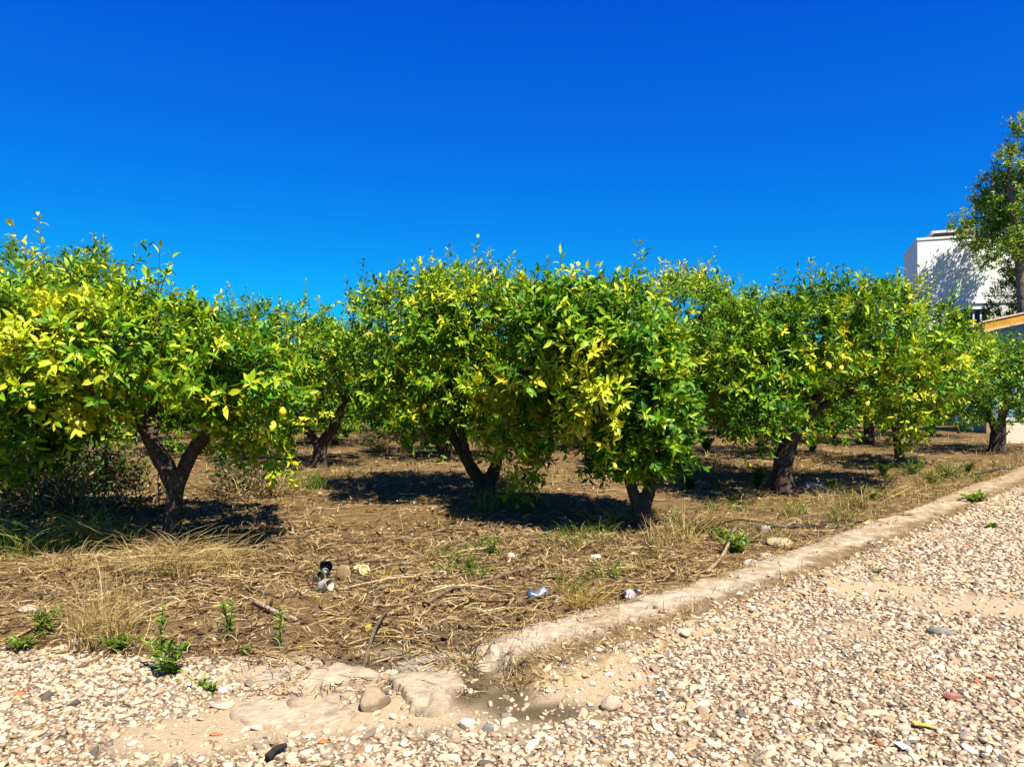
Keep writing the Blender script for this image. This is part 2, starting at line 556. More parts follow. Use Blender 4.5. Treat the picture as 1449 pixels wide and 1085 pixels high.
def pebble_variants(sub, n, seed, amp=0.32):
    v, t = ICO[sub]
    out = []
    for k in range(n):
        q = v * (1 + amp * fbm(v * 1.1 + k * 9.7, 2, seed + k))[:, None]
        rk = np.random.default_rng(seed * 77 + k)
        for _ in range(6):                               # chipped faces
            d = nrm(rk.normal(size=3)); e = q @ d - rk.uniform(.50, .8)
            q = q - np.where(e > 0, e * .9, 0)[:, None] * d[None]
        q = q / np.abs(q).max(0)
        out.append(q)
    return out, t


PAL = np.array([.84, .78, .69]) * np.array([(0.56, 0.46, 0.32), (0.49, 0.385, 0.25), (0.42, 0.32, 0.20), (0.64, 0.55, 0.41), (0.34, 0.25, 0.155), (0.25, 0.215, 0.17), (0.48, 0.31, 0.20), (0.42, 0.18, 0.07), (0.12, 0.105, 0.09), (0.68, 0.63, 0.54)])
PALW = np.array([.24, .20, .13, .20, .08, .07, .035, .009, .025, .03])


def pebbles(buf, x, y, r, sub, seed, sink=0.35, z=None):
    rg = np.random.default_rng(seed)
    var, t = pebble_variants(sub, 14, seed)
    n = len(x)
    z = surf_z(x, y) if z is None else z
    which = rg.integers(0, len(var), n)
    a = r * rg.uniform(1.0, 1.75, n); b = r * rg.uniform(.7, 1.0, n); cc = r * rg.uniform(.38, .72, n)
    th = rg.uniform(0, 2 * pi, n); tx = rg.normal(0, .28, n); ty = rg.normal(0, .28, n)
    col = PAL[rg.choice(len(PAL), n, p=PALW / PALW.sum())] * rg.uniform(.82, 1.1, n)[:, None]
    for k in range(len(var)):
        s = np.where(which == k)[0]
        if not len(s): continue
        q = var[k][None] * np.stack([a[s], b[s], cc[s]], 1)[:, None]
        c1, s1 = np.cos(tx[s])[:, None], np.sin(tx[s])[:, None]
        X, Y, Z = q[..., 0], q[..., 1] * c1 - q[..., 2] * s1, q[..., 1] * s1 + q[..., 2] * c1
        c2, s2 = np.cos(ty[s])[:, None], np.sin(ty[s])[:, None]
        X, Z = X * c2 + Z * s2, -X * s2 + Z * c2
        c3, s3 = np.cos(th[s])[:, None], np.sin(th[s])[:, None]
        X, Y = X * c3 - Y * s3, X * s3 + Y * c3
        vtx = np.stack([X + x[s][:, None], Y + y[s][:, None], Z + (z[s] + cc[s] * (1 - 2 * sink))[:, None]], -1)
        m = vtx.shape[1]
        tt = (t[None] + (np.arange(len(s)) * m)[:, None, None]).reshape(-1, 3)
        buf.add(vtx.reshape(-1, 3), tt, np.repeat(col[s][:, None], m, 1).reshape(-1, 3))


def jgrid(x0, x1, y0, y1, s, seed):
    rg = np.random.default_rng(seed)
    X, Y = np.meshgrid(np.arange(x0, x1, s), np.arange(y0, y1, s), indexing='ij')
    X = X.ravel() + rg.uniform(-.5, .5, X.size) * s; Y = Y.ravel() + rg.uniform(-.5, .5, Y.size) * s
    return X, Y, rg


def in_view(x, y, pad=1.0):
    return (x > -0.70 * y - pad - .6) & (x < 0.70 * y + pad + 3.2)


peb = Buf()
for (y0, y1, s, r0, r1, sub, keep, seed) in [
        (2.2, 4.6, .023, .006, .013, 1, .95, 101), (4.6, 8.0, .034, .009, .018, 1, 1.0, 102), (8.0, 15.0, .055, .015, .027, 1, .95, 103),
        (2.2, 6.0, .044, .011, .022, 2, .92, 104), (6.0, 12.0, .075, .015, .028, 2, .9, 105), (2.2, 8.0, .15, .019, .032, 3, .7, 106)]:
    x, y, rg = jgrid(-0.7 * y1 - 2, 0.7 * y1 + 4.5, y0, y1, s, seed)
    k = in_view(x, y); x, y = x[k], y[k]
    road, sand, damp, sd, sa = masks(x, y)
    clump = 0.5 + 0.5 * n2(x, y, 1.3, 3, 300)
    pr = road * (1 - 0.84 * np.maximum(sand, damp)) * keep * (0.80 + 0.4 * clump)
    # stray stones on the sand and at the foot of the kerb
    foot = sstep(.10, .34, sd) * sstep(.75, .45, sd) * (y > 3.9) * .22 + ((sd > -.1) & (sd < .15) & (y > 3.9)) * .012
    k = rg.random(len(x)) < np.maximum(pr, foot * keep)
    x, y = x[k], y[k]
    r = rg.uniform(r0, r1, len(x)) * (0.8 + 0.4 * rg.random(len(x)))
    pebbles(peb, x, y, r, sub, seed)
tag(peb.build('gravel', M_PEB), kind='stuff')

# small stones lying in the orchard soil
sp_ = Buf()
x, y, rg = jgrid(-7, 9, 4.2, 12, .16, 151)
road, sand, damp, sd, sa = masks(x, y)
k = (sd < -0.25) & (road < .2) & in_view(x, y) & (rg.random(len(x)) < 0.17)
x, y = x[k], y[k]
pebbles(sp_, x, y, rg.uniform(.008, .024, len(x)), 2, 152, sink=.3)
tag(sp_.build('soil_pebbles', M_PEB), kind='stuff')


def stone(name, px, py, size, flat, col, label, cat='stone', seed=0, yaw=0.0, group=None, asp=0.75, moss=None):
    v, t = ICO[4]
    q = v * (1 + 0.26 * fbm(v * 1.2 + seed * 3.7, 3, seed))[:, None]
    for k in range(7):                                   # broken faces
        rg = np.random.default_rng(seed * 31 + k)
        d = nrm(rg.normal(size=3)); h = rg.uniform(.62, .85)
        e = q @ d - h
        q = q - np.where(e > 0, e * .85, 0)[:, None] * d[None]
    q = q + v * (0.03 * fbm(v * 7 + seed, 3, seed + 5))[:, None]
    q = q * np.array([size, size * asp, size * flat])[None] * .5
    c, s = cos(yaw), sin(yaw)
    q = np.stack([q[:, 0] * c - q[:, 1] * s, q[:, 0] * s + q[:, 1] * c, q[:, 2]], 1)
    p = gp(px, py)
    z0 = ground_z(p[:1], p[1:])[0]
    colr = .66 * np.asarray(col, float)[None] * (1 + .18 * fbm(v * 3 + seed, 3, seed + 7))[:, None]
    if moss is not None:
        mm = sstep(.0, .5, fbm(v * 2.3, 3, seed + 9) + .3 * (0.3 - v[:, 2]))[:, None]
        colr = colr * (1 - mm) + np.asarray(moss)[None] * mm
    b = Buf(); b.add(q, t, colr)
    o = b.build(name, M_PEB)
    o.location = (float(p[0]), float(p[1]), float(z0 + size * flat * .5 * .55))
    return tag(o, label, cat, group)


stone('boulder', 1103, 772, 0.24, .42, (.50, .40, .22), 'broad flat pale boulder with yellow moss beside the kerb, largest of the loose rocks', 'rock', 3, 0.1, moss=(.36, .30, .05))
stone('stone', 1083, 752, 0.13, .7, (.48, .40, .29), 'grey beige stone leaning just behind the mossy boulder', 'stone', 4, 0.7)
stone('stone', 1062, 798, 0.15, .5, (.60, .48, .34), 'pale rounded rock in front of the mossy boulder', 'stone', 5, 0.3)
stone('stone', 1085, 788, 0.14, .4, (.60, .49, .35), 'long splintered pale stone between mossy boulder and kerb', 'stone', 6, -0.6, asp=.4)
stone('stone', 1118, 797, 0.09, .6, (.66, .56, .42), 'small sharp pale stone touching the kerb by the boulder', 'stone', 7, 1.0)
stone('stone', 843, 791, 0.10, .6, (.74, .64, .48), 'cream stone on the soil in front of the twin trunk', 'stone', 8, 0.2)
stone('stone', 897, 788, 0.07, .85, (.62, .50, .33), 'small round tan stone just right of the cream stone', 'stone', 9)
stone('stone', 951, 786, 0.07, .6, (.72, .62, .48), 'small white stone among dry litter right of the dry weed clump', 'stone', 10)
stone('stone', 724, 791, 0.085, .75, (.70, .58, .44), 'small pointed cream stone beside the green grass in the middle', 'stone', 12)
stone('stone', 110, 911, 0.085, .75, (.76, .66, .52), 'round white stone at the foot of the tall dry grass tuft', 'stone', 13)
stone('stone', 40, 868, 0.13, .45, (.55, .43, .32), 'low pinkish stone in the litter left of the dry grass tuft', 'stone', 14)
stone('stone', 315, 994, 0.12, .3, (.60, .48, .32), 'flat sand coloured stone on the bare sand near the broken slab', 'stone', 15, 0.4)
stone('stone', 528, 995, 0.16, .8, (.44, .33, .19), 'ochre rock lodged under the cracked concrete slab', 'stone', 16, 0.5)
stone('stone', 662, 1022, 0.08, .75, (.62, .55, .44), 'rounded grey white stone at the edge of the damp sand', 'stone', 17)
stone('stone', 692, 1028, 0.055, .75, (.28, .26, .23), 'dark grey stone beside the grey white stone on damp sand', 'stone', 18)
stone('stone', 864, 998, 0.105, .75, (.58, .44, .28), 'tan cobble at the edge of the gravel near the damp sand', 'stone', 19, 0.2)
stone('stone', 1175, 835, 0.09, .7, (.62, .52, .36), 'small beige stone where gravel meets the kerb', 'stone', 20)
stone('stone', 1150, 690, 0.42, .35, (.30, .26, .22), 'low grey rock in the shade behind the leaning trunk', 'rock', 21, 0.1)
stone('brick_fragment', 1348, 985, 0.10, .45, (.42, .17, .11), 'reddish brown brick fragment lying on the gravel road', 'brick', 22, 0.0, asp=.5)
stone('stone', 1330, 893, 0.16, .35, (.30, .27, .22), 'long dark grey flat stone on the gravel road', 'stone', 23, -0.3, asp=.5)

# ------------------------------------------------------------------ broken concrete
def slab(name, outline, h, col, label, seed):
    P = np.array([gp(*q) for q in outline])
    lo, hi = P.min(0) - .03, P.max(0) + .03
    res = 0.011
    xs = np.arange(lo[0], hi[0], res); ys = np.arange(lo[1], hi[1], res)
    X, Y = np.meshgrid(xs, ys, indexing='ij'); x, y = X.ravel(), Y.ravel()
    dist = np.full(len(x), 1e9); ins = np.zeros(len(x), bool)
    for k in range(len(P)):
        a, b = P[k], P[(k + 1) % len(P)]
        d = b - a
        t = np.clip(((x - a[0]) * d[0] + (y - a[1]) * d[1]) / (d @ d), 0, 1)
        dist = np.minimum(dist, np.hypot(x - a[0] - t * d[0], y - a[1] - t * d[1]))
        cr = (a[1] > y) != (b[1] > y)
        with np.errstate(divide='ignore', invalid='ignore'):
            xi = (b[0] - a[0]) * (y - a[1]) / (b[1] - a[1] + 1e-12) + a[0]
        ins ^= cr & (x < xi)
    s = np.where(ins, dist, -dist) + .03 * fbm(np.stack([x * 14, y * 14, x * 0 + seed], 1), 3, seed)
    z = ground_z(x, y) + np.where(s > 0, h * sstep(0, .014, s), -.05) + .014 * fbm(np.stack([x * 5, y * 5, x * 0 + seed], 1), 4, seed + 2) * (s > 0) - .004
    p3 = np.stack([x, y, z], 1)
    pit = sstep(.25, .55, fbm(p3 * 22, 3, seed + 4))
    z = z - .006 * pit
    crack = sstep(.045, .0, np.abs(fbm(np.stack([x * 4.5, y * 4.5, x * 0 + seed * 1.7], 1), 3, seed + 8)))
    z = z - .018 * crack * (s > 0)
    c = np.asarray(col)[None] * (1 + .16 * fbm(p3 * 6, 4, seed + 5))[:, None]
    ed = sstep(.05, .0, s)[:, None] * .55
    c = c * (1 - ed) + np.array([.26, .19, .11])[None] * ed
    c = c * (1 - .6 * crack[:, None]) + np.array([.16, .11, .06])[None] * .6 * crack[:, None]
    c = .82 * c * (1 + .28 * fbm(p3 * 30, 3, seed + 11))[:, None]
    T = grid_tris(len(xs), len(ys))[:, ::-1]
    T = T[(s[T] > -.012).all(1)]
    used, inv = np.unique(T, return_inverse=True)
    b = Buf(); b.add(np.stack([x, y, z], 1)[used], inv.reshape(-1, 3), c[used])
    org = np.array([P[:, 0].mean(), P[:, 1].mean(), 0])
    o = b.build(name, M_KERB, origin=org); o.location = [float(q) for q in org]
    return tag(o, label, 'concrete slab')


slab('broken_concrete_slab', [(400, 980), (424, 962), (450, 946), (478, 941), (508, 948), (545, 958), (530, 968), (490, 966), (452, 976), (425, 984)], .045, (0.48, 0.38, 0.24), 'pale cracked concrete piece with a raised rounded edge', 51)
slab('broken_concrete_slab', [(546, 962), (575, 956), (618, 953), (652, 949), (656, 972), (640, 990), (646, 1004), (604, 1012), (580, 1004), (568, 980)], .04, (0.448, 0.352, 0.22), 'squarish worn concrete slab next to the broken kerb end', 52)
slab('broken_concrete_slab', [(318, 998), (372, 984), (430, 988), (476, 990), (510, 1004), (492, 1022), (430, 1026), (400, 1034), (345, 1024)], .014, (0.448, 0.352, 0.22), 'thin sandy concrete remnant level with the ground in front of the cracked piece', 53)
slab('broken_concrete_slab', [(345, 960), (390, 938), (440, 928), (470, 934), (430, 946), (400, 962), (372, 972)], .016, (0.44, 0.36, 0.248), 'thin greyish concrete remnant behind the cracked piece', 54)
slab('broken_concrete_slab', [(556, 938), (620, 922), (655, 918), (668, 926), (640, 938), (600, 946), (570, 948)], .014, (0.4, 0.336, 0.24), 'flat grey concrete remnant under straw behind the squarish slab', 55)
slab('broken_concrete_slab', [(402, 992), (440, 982), (470, 980), (500, 976), (505, 980), (470, 988), (430, 996), (410, 998)], .03, (0.416, 0.32, 0.2), 'narrow broken concrete sliver along the front of the cracked piece', 56)

# ------------------------------------------------------------------ straw, dead leaves, twigs on the orchard floor
def floor_pts(n, y0, y1, seed, clump=1.0, left=True):
    rg = np.random.default_rng(seed)
    yy = np.sqrt(rg.uniform(y0 ** 2, y1 ** 2, n * 4)); xx = rg.uniform(-1, 1, n * 4) * (0.70 * yy + 1.0)
    sd, sa = kerb_sd(xx, yy)
    edge = 4.2 + 0.1 * np.clip(xx + 3, -10, 3) * -1.0
    ok = np.where(xx < -0.2, yy > edge + .05 * rg.normal(size=len(xx)), sd < -0.17 + .05 * rg.normal(size=len(xx)))
    dn = 0.5 + 1.1 * n2(xx, yy, 1.5, 4, 400)
    ok &= rg.random(len(xx)) < np.clip(dn * clump + (1 - clump) + .1, 0, 1)
    xx, yy = xx[ok][:n], yy[ok][:n]
    return xx, yy, rg


def kerb_pts(n, seed):
    rg = np.random.default_rng(seed)
    i = (rg.random(n) ** 1.5 * 700).astype(int)
    v = rg.choice([-.16, .2, .33], n, p=[.42, .38, .20]) + rg.normal(0, .055, n)
    p = KS[i] + nr[i] * v[:, None] + rg.normal(0, .01, (n, 2))
    return p[:, 0], p[:, 1], rg


TAN = .68 * np.array([(.66, .47, .19), (.52, .35, .13), (.38, .25, .10), (.22, .14, .058), (.76, .60, .31), (.07, .042, .018)])
lit = Buf()
for n, y0, y1, L0, L1, w0, w1, seed in [(15000, 3.9, 7.5, .04, .26, .003, .0085, 201), (8000, 7.5, 13, .08, .34, .005, .012, 202), (4500, 13, 24, .12, .5, .008, .018, 203), (1700, 0, 0, .03, .13, .0025, .006, 204)]:
    x, y, rg = floor_pts(n, y0, y1, seed) if y1 else kerb_pts(n, seed)
    n = len(x); K = 6
    th = rg.normal(0.15, .75, n) + np.where(rg.random(n) < .5, 0, pi); Ln = rg.uniform(L0, L1, n) ** 1.0; cv = rg.normal(0, 1.3, n)
    u = np.linspace(0, 1, K)[None]
    ang = th[:, None] + cv[:, None] * u + rg.normal(0, .25, (n, K))
    dx = np.cumsum(np.cos(ang), 1) * Ln[:, None] / K; dy = np.cumsum(np.sin(ang), 1) * Ln[:, None] / K
    X = x[:, None] + dx; Y = y[:, None] + dy
    zb = surf_z(X.ravel(), Y.ravel()).reshape(n, K)
    lift = rg.exponential(.012, n)[:, None] * np.sin(u * pi) + rg.uniform(.004, .022, n)[:, None]
    Pp = np.stack([X, Y, zb + lift], -1)
    Wd = rg.uniform(w0, w1, n)[:, None] * (1 - .55 * u)
    nv = nrm(np.stack([rg.normal(0, .5, n), rg.normal(0, .5, n), np.ones(n)], 1))
    ribbons(lit, Pp, Wd, nv, TAN[rg.choice(6, n, p=[.2, .18, .14, .14, .13, .21])] * rg.uniform(.75, 1.15, n)[:, None])
tag(lit.build('straw_litter', M_STRAW), kind='stuff')

DEAD = .62 * np.array([(.30, .19, .08), (.42, .28, .12), (.20, .12, .055), (.50, .38, .19), (.55, .42, .05)])
ap = Buf()
rg = np.random.default_rng(231)
n = 420
q = np.array([gp(a, b) for a, b in zip(rg.uniform(340, 680, n), rg.uniform(925, 985, n))])
th = rg.normal(.3, .9, n); Ln = rg.uniform(.03, .16, n); K = 5; u = np.linspace(0, 1, K)[None]
ang = th[:, None] + rg.normal(0, 1, n)[:, None] * u
X = q[:, :1] + np.cumsum(np.cos(ang), 1) * Ln[:, None] / K; Y = q[:, 1:] + np.cumsum(np.sin(ang), 1) * Ln[:, None] / K
Z = ground_z(X.ravel(), Y.ravel()).reshape(n, K) + rg.uniform(.018, .05, n)[:, None]
ribbons(ap, np.stack([X, Y, Z], -1), rg.uniform(.003, .008, n)[:, None] * (1 - .5 * u), nrm(np.stack([rg.normal(0, .4, n), rg.normal(0, .4, n), np.ones(n)], 1)), TAN[rg.integers(0, 6, n)])
tag(ap.build('straw_litter', M_STRAW), kind='stuff')
dl = Buf()
for n, y0, y1, seed in [(5200, 4.0, 8, 211), (4200, 8, 15, 212)]:
    x, y, rg = floor_pts(n, y0, y1, seed)
    n = len(x); th = rg.uniform(0, 2 * pi, n)
    ax = np.stack([np.cos(th), np.sin(th), rg.normal(.1, .25, n)], 1)
    nv = nrm(np.stack([rg.normal(0, .45, n), rg.normal(0, .45, n), np.ones(n)], 1))
    L_ = rg.uniform(.03, .085, n)
    base = np.stack([x, y, ground_z(x, y) + .012], 1)
    leaves(dl, base, ax, nv, L_, L_ * rg.uniform(.28, .5, n), rg.uniform(.05, .5, n), rg.normal(-.1, .3, n), DEAD[rg.choice(5, n, p=[.34, .20, .34, .09, .03])] * rg.uniform(.7, 1.15, n)[:, None])
tag(dl.build('leaf_litter', M_STRAW), kind='stuff')

tw = Buf()
for n, y0, y1, seed in [(560, 4.1, 8, 221), (420, 8, 16, 222)]:
    x, y, rg = floor_pts(n, y0, y1, seed)
    for k in range(len(x)):
        th = rg.normal(.2, .8); L_ = rg.uniform(.15, .75); m = 7
        ang = th + np.cumsum(rg.normal(0, .22, m))
        X = x[k] + np.cumsum(np.cos(ang)) * L_ / m; Y = y[k] + np.cumsum(np.sin(ang)) * L_ / m
        Z = ground_z(X, Y) + .012 + rg.uniform(0, .03) * np.sin(np.linspace(0, pi, m))
        r = rg.uniform(.003, .009)
        tube(tw, np.stack([X, Y, Z], 1), np.linspace(r, r * .45, m), TAN[rg.choice([0, 1, 2, 3, 3, 5, 4])] * rg.uniform(.7, 1.1), 5)
tag(tw.build('fallen_twigs', M_BARK), kind='stuff')


def stick(name, pts, r, col, label, cat='stick', mat=None, rough=.12):
    P = []
    for px, py, dz in pts:
        q = gp(px, py); P.append((q[0], q[1], ground_z(q[:1], q[1:])[0] + dz + r))
    P = spline(np.array(P), 24)
    P[:, 2] += .004 * vnoise(P * 20, 3)
    b = Buf(); tube(b, P, np.linspace(r, r * .65, 24), col, 9, rough, 3)
    o = b.build(name, mat or M_BARK, origin=P[0]); o.location = [float(q) for q in P[0]]
    return tag(o, label, cat)


stick('dead_branch', [(512, 952, .0), (530, 920, .10), (545, 880, .05), (552, 860, 0)], .012, (.13, .09, .05), 'dark bent dead branch rising from the cracked concrete piece')
stick('dead_branch', [(600, 858, 0), (640, 842, .03), (665, 838, .01), (720, 822, .03), (760, 808, 0)], .016, (.16, .10, .055), 'long dark crooked branch on the litter left of the crushed can')
stick('dead_branch', [(1000, 812, .0), (1022, 797, .05), (1040, 770, .12)], .018, (.27, .185, .10), 'pale splintered branch leaning up beside the pale rounded rock')
stick('dead_branch', [(360, 850, .0), (385, 866, .02), (420, 876, .0)], .017, (.32, .225, .14), 'pinkish stripped branch left of the broken litter cluster')
stick('dead_branch', [(190, 862, .01), (225, 853, .02), (245, 848, .0)], .013, (.24, .18, .12), 'grey stick to the right of the tall dry grass')
stick('dead_branch', [(640, 820, .0), (560, 822, .02), (470, 834, .0)], .010, (.40, .285, .14), 'long straight straw coloured cane right of the fruit litter')
stick('dead_branch', [(790, 885, .01), (830, 872, .02), (868, 866, .01)], .014, (.46, .34, .2), 'thick dry stalk resting along the kerb edge by the dry weed')
stick('dead_branch', [(380, 1074, .012), (392, 1064, .02), (404, 1056, .012)], .017, (.035, .028, .022), 'short black burnt stick on the gravel at the bottom', rough=.2)
stick('irrigation_pipe', [(985, 748, .0), (1040, 746, .01), (1130, 749, .01), (1180, 744, .02), (1226, 739, .0)], .012, (.03, .028, .026), 'thin black irrigation pipe half buried behind the mossy boulder', 'pipe', M_RUBBER, .02)
stick('irrigation_pipe', [(1380, 672, .01), (1410, 668, .02), (1432, 665, .0)], .02, (.05, .045, .04), 'short black pipe end at the far kerb on the right', 'pipe', M_RUBBER, .02)

# ------------------------------------------------------------------ grass tufts, dry weeds, green weeds
def blades(buf, base, n, h, spread, droop, w, cols, seed, bias=(0, 0)):
    rg = np.random.default_rng(seed)
    K = 7; u = np.linspace(0, 1, K)[None]
    th = rg.uniform(0, 2 * pi, n); out = np.abs(rg.normal(0, spread, n)) + .05
    H = h * rg.uniform(.3, 1.08, n)
    r0 = rg.uniform(0, .25, n) * spread * h * 2
    dr = droop * rg.uniform(.4, 1.6, n)
    bt = rg.uniform(0, 2 * pi, n); br = np.sqrt(rg.random(n)) * h * .42
    rad = r0[:, None] * .3 + H[:, None] * (out[:, None] * u + dr[:, None] * u ** 2.4)
    wob = rg.normal(0, .8, (n, 1)) * u ** 1.5
    X = base[0] + (np.cos(bt) * br)[:, None] + np.cos(th[:, None] + wob) * rad + bias[0] * u * H[:, None]
    Y = base[1] + (np.sin(bt) * br)[:, None] + np.sin(th[:, None] + wob) * rad + bias[1] * u * H[:, None]
    Z = base[2] - .02 + H[:, None] * (u - .75 * dr[:, None] * u ** 3)
    Z = np.maximum(Z, base[2] - .01)
    P = np.stack([X, Y, Z], -1)
    W = w * rg.uniform(.6, 1.3, n)[:, None] * (1 - .85 * u ** 1.5)
    nv = nrm(np.stack([np.cos(th), np.sin(th), np.full(n, .5)], 1))
    c = np.array(cols)[rg.integers(0, len(cols), n)] * rg.uniform(.75, 1.2, n)[:, None]
    ribbons(buf, P, W, nv, c)


DRYC = [(.40, .29, .10), (.31, .21, .065), (.46, .35, .155), (.21, .135, .04)]
GRNC = [(.09, .18, .010), (.13, .24, .012), (.21, .29, .018), (.055, .12, .008)]
MIXC = [(.12, .19, .014), (.27, .27, .035), (.36, .28, .09), (.065, .125, .009)]


def base3(px, py):
    p = gp(px, py)
    return np.array([p[0], p[1], ground_z(p[:1], p[1:])[0]])


def tuft(name, px, py, n, h, spread, droop, w, cols, label, cat, seed, group=None, bias=(0, 0)):
    b = Buf(); p = base3(px, py)
    blades(b, p, n, h, spread, droop, w, cols, seed, bias)
    o = b.build(name, M_GRASS if cols is not DRYC else M_STRAW, origin=p); o.location = [float(q) for q in p]
    return tag(o, label, cat, group)


def weed(name, px, py, h, label, cat, seed, stems=3, cols=GRNC, leaf=.05, lean=.35, group=None, grass=0, asp=.28):
    rg = np.random.default_rng(seed)
    p = base3(px, py); b = Buf()
    root = empty(name, p)
    st = Buf()
    BB, AA, NN, CC = [], [], [], []
    for k in range(stems):
        th = rg.uniform(0, 2 * pi); ln = lean * rg.uniform(.2, 1.2); H = h * rg.uniform(.6, 1.0) if k else h
        m = 8; u = np.linspace(0, 1, m)
        d = np.array([cos(th), sin(th)])
        P = np.stack([p[0] + d[0] * ln * H * u ** 1.3, p[1] + d[1] * ln * H * u ** 1.3, p[2] - .015 + H * u * (1 - .12 * ln * u)], 1)
        tube(st, P, np.linspace(.0045, .0015, m) * (1 + h), np.array(cols[0]) * .9, 5)
        nl = int(10 + h * 55)
        uu = rg.uniform(.08, 1, nl); i = (uu * (m - 1))
        pos = np.stack([np.interp(uu, u, P[:, q]) for q in range(3)], 1)
        a = np.arange(nl) * 2.4 + rg.uniform(0, 1, nl)
        el = rg.uniform(.1, .9, nl)
        BB.append(pos); AA.append(np.stack([np.cos(a) * np.cos(el), np.sin(a) * np.cos(el), np.sin(el)], 1)); NN.append(np.tile([0, 0, 1.0], (nl, 1)) + rg.normal(0, .2, (nl, 3)))
        CC.append(np.array(cols)[rg.integers(0, len(cols), nl)] * rg.uniform(.75, 1.2, nl)[:, None])
    BB, AA, NN, CC = map(np.concatenate, (BB, AA, NN, CC))
    n = len(BB); L_ = leaf * rg.uniform(.6, 1.3, n)
    leaves(b, BB, AA, NN, L_, L_ * asp * rg.uniform(.8, 1.2, n), np.full(n, .15), rg.normal(.15, .15, n), CC)
    if grass:
        blades(b, p, grass, h * .8, .35, .25, .007, cols, seed + 1)
    b.build('leaves', M_GRASS, root, p); st.build('stem', M_GRASS, root, p)
    return tag(root, label, cat, group)


tuft('dry_grass_tuft', 140, 908, 330, .36, .28, .35, .005, DRYC, 'tall straw coloured dry grass tuft at the gravel edge', 'dry grass', 501)
tuft('dry_grass_tuft', 150, 884, 90, .55, .10, .10, .006, DRYC, 'upright bleached grass stalks rising out of the tall dry tuft', 'dry grass', 502)
tuft('dry_grass_tuft', 178, 903, 70, .30, .35, .6, .006, DRYC, 'drooping pale grass strands on the right side of the tall dry tuft', 'dry grass', 503, bias=(.3, 0))
tuft('dry_grass_tuft', 250, 812, 380, .48, .45, .55, .006, DRYC, 'matted dry grass heap at the foot of the big forked trunk', 'dry grass', 504)
tuft('dry_grass_tuft', 215, 806, 180, .46, .5, .6, .006, DRYC, 'dry curled grass left of the forked trunk base', 'dry grass', 505)
tuft('dry_grass_tuft', 315, 800, 180, .42, .5, .6, .006, DRYC, 'dry curled grass right of the forked trunk base', 'dry grass', 506)
tuft('dry_grass_tuft', 95, 806, 120, .32, .5, .5, .006, DRYC, 'pale dry stalks in front of the shaded tall grass on the left', 'dry grass', 507)
tuft('dry_grass_tuft', 60, 870, 50, .22, .5, .5, .006, DRYC, 'sparse dry grass left of the tall dry tuft', 'dry grass', 508)
tuft('tall_grass', 115, 775, 190, .50, .30, .30, .009, MIXC, 'tall green and yellow grass in shade left of the forked trunk', 'grass', 509)
tuft('tall_grass', 40, 785, 170, .46, .40, .35, .009, MIXC, 'yellowing tall grass at the left edge under the lemon tree', 'grass', 510)
tuft('tall_grass', 160, 770, 110, .40, .30, .30, .008, MIXC, 'short green grass between tall grass and forked trunk', 'grass', 511)
tuft('tall_grass', -10, 770, 120, .5, .35, .4, .008, MIXC, 'arching grass cut by the left edge of the view', 'grass', 512)
tuft('tall_grass', 447, 690, 90, .36, .25, .2, .010, GRNC, 'green grass clump at the foot of the slim forked trunk on the left', 'grass', 513)
tuft('tall_grass', 428, 690, 60, .40, .2, .25, .010, MIXC, 'yellow green grass stalks left of the slim forked trunk', 'grass', 514)
tuft('dry_grass_tuft', 825, 862, 210, .22, .55, .35, .008, [(.36, .22, .06), (.46, .30, .08), (.20, .12, .04), (.52, .40, .12)], 'brown bushy dry weed clump by the kerb near the crushed can', 'dry weed', 515)
tuft('dry_grass_tuft', 965, 768, 70, .42, .5, .15, .009, [(.42, .28, .08), (.34, .24, .08), (.30, .28, .06), (.5, .38, .16)], 'spiky brown and green stalks right of the twin trunk', 'dry weed', 516)
tuft('dry_grass_tuft', 935, 772, 40, .34, .4, .15, .008, DRYC, 'thin dry stalks touching the twin trunk base', 'dry weed', 517)
tuft('dry_grass_tuft', 1210, 722, 90, .36, .5, .2, .008, DRYC, 'dry branching grass behind the irrigation pipe', 'dry grass', 518)
tuft('dry_grass_tuft', 1165, 716, 60, .30, .4, .2, .008, DRYC, 'thin dry grass right of the leaning trunk', 'dry grass', 519)
tuft('dry_grass_tuft', 540, 640, 200, .35, .5, .3, .02, DRYC, 'pale dry grass patch in the sun behind the slim trunk', 'dry grass', 520)
tuft('dry_grass_tuft', 300, 640, 200, .5, .5, .3, .014, DRYC, 'tall sunlit dry grass seen through the forked trunk', 'dry grass', 521)
tuft('tall_grass', 690, 722, 110, .34, .4, .3, .009, MIXC, 'grass and suckers around the trunk of the middle lemon tree', 'grass', 522)
tuft('tall_grass', 726, 716, 80, .38, .3, .3, .010, GRNC, 'fresh green grass blades right of the middle trunk', 'grass', 523)
tuft('tall_grass', 860, 745, 90, .30, .5, .3, .009, MIXC, 'low grass in shade left of the twin trunk', 'grass', 524)

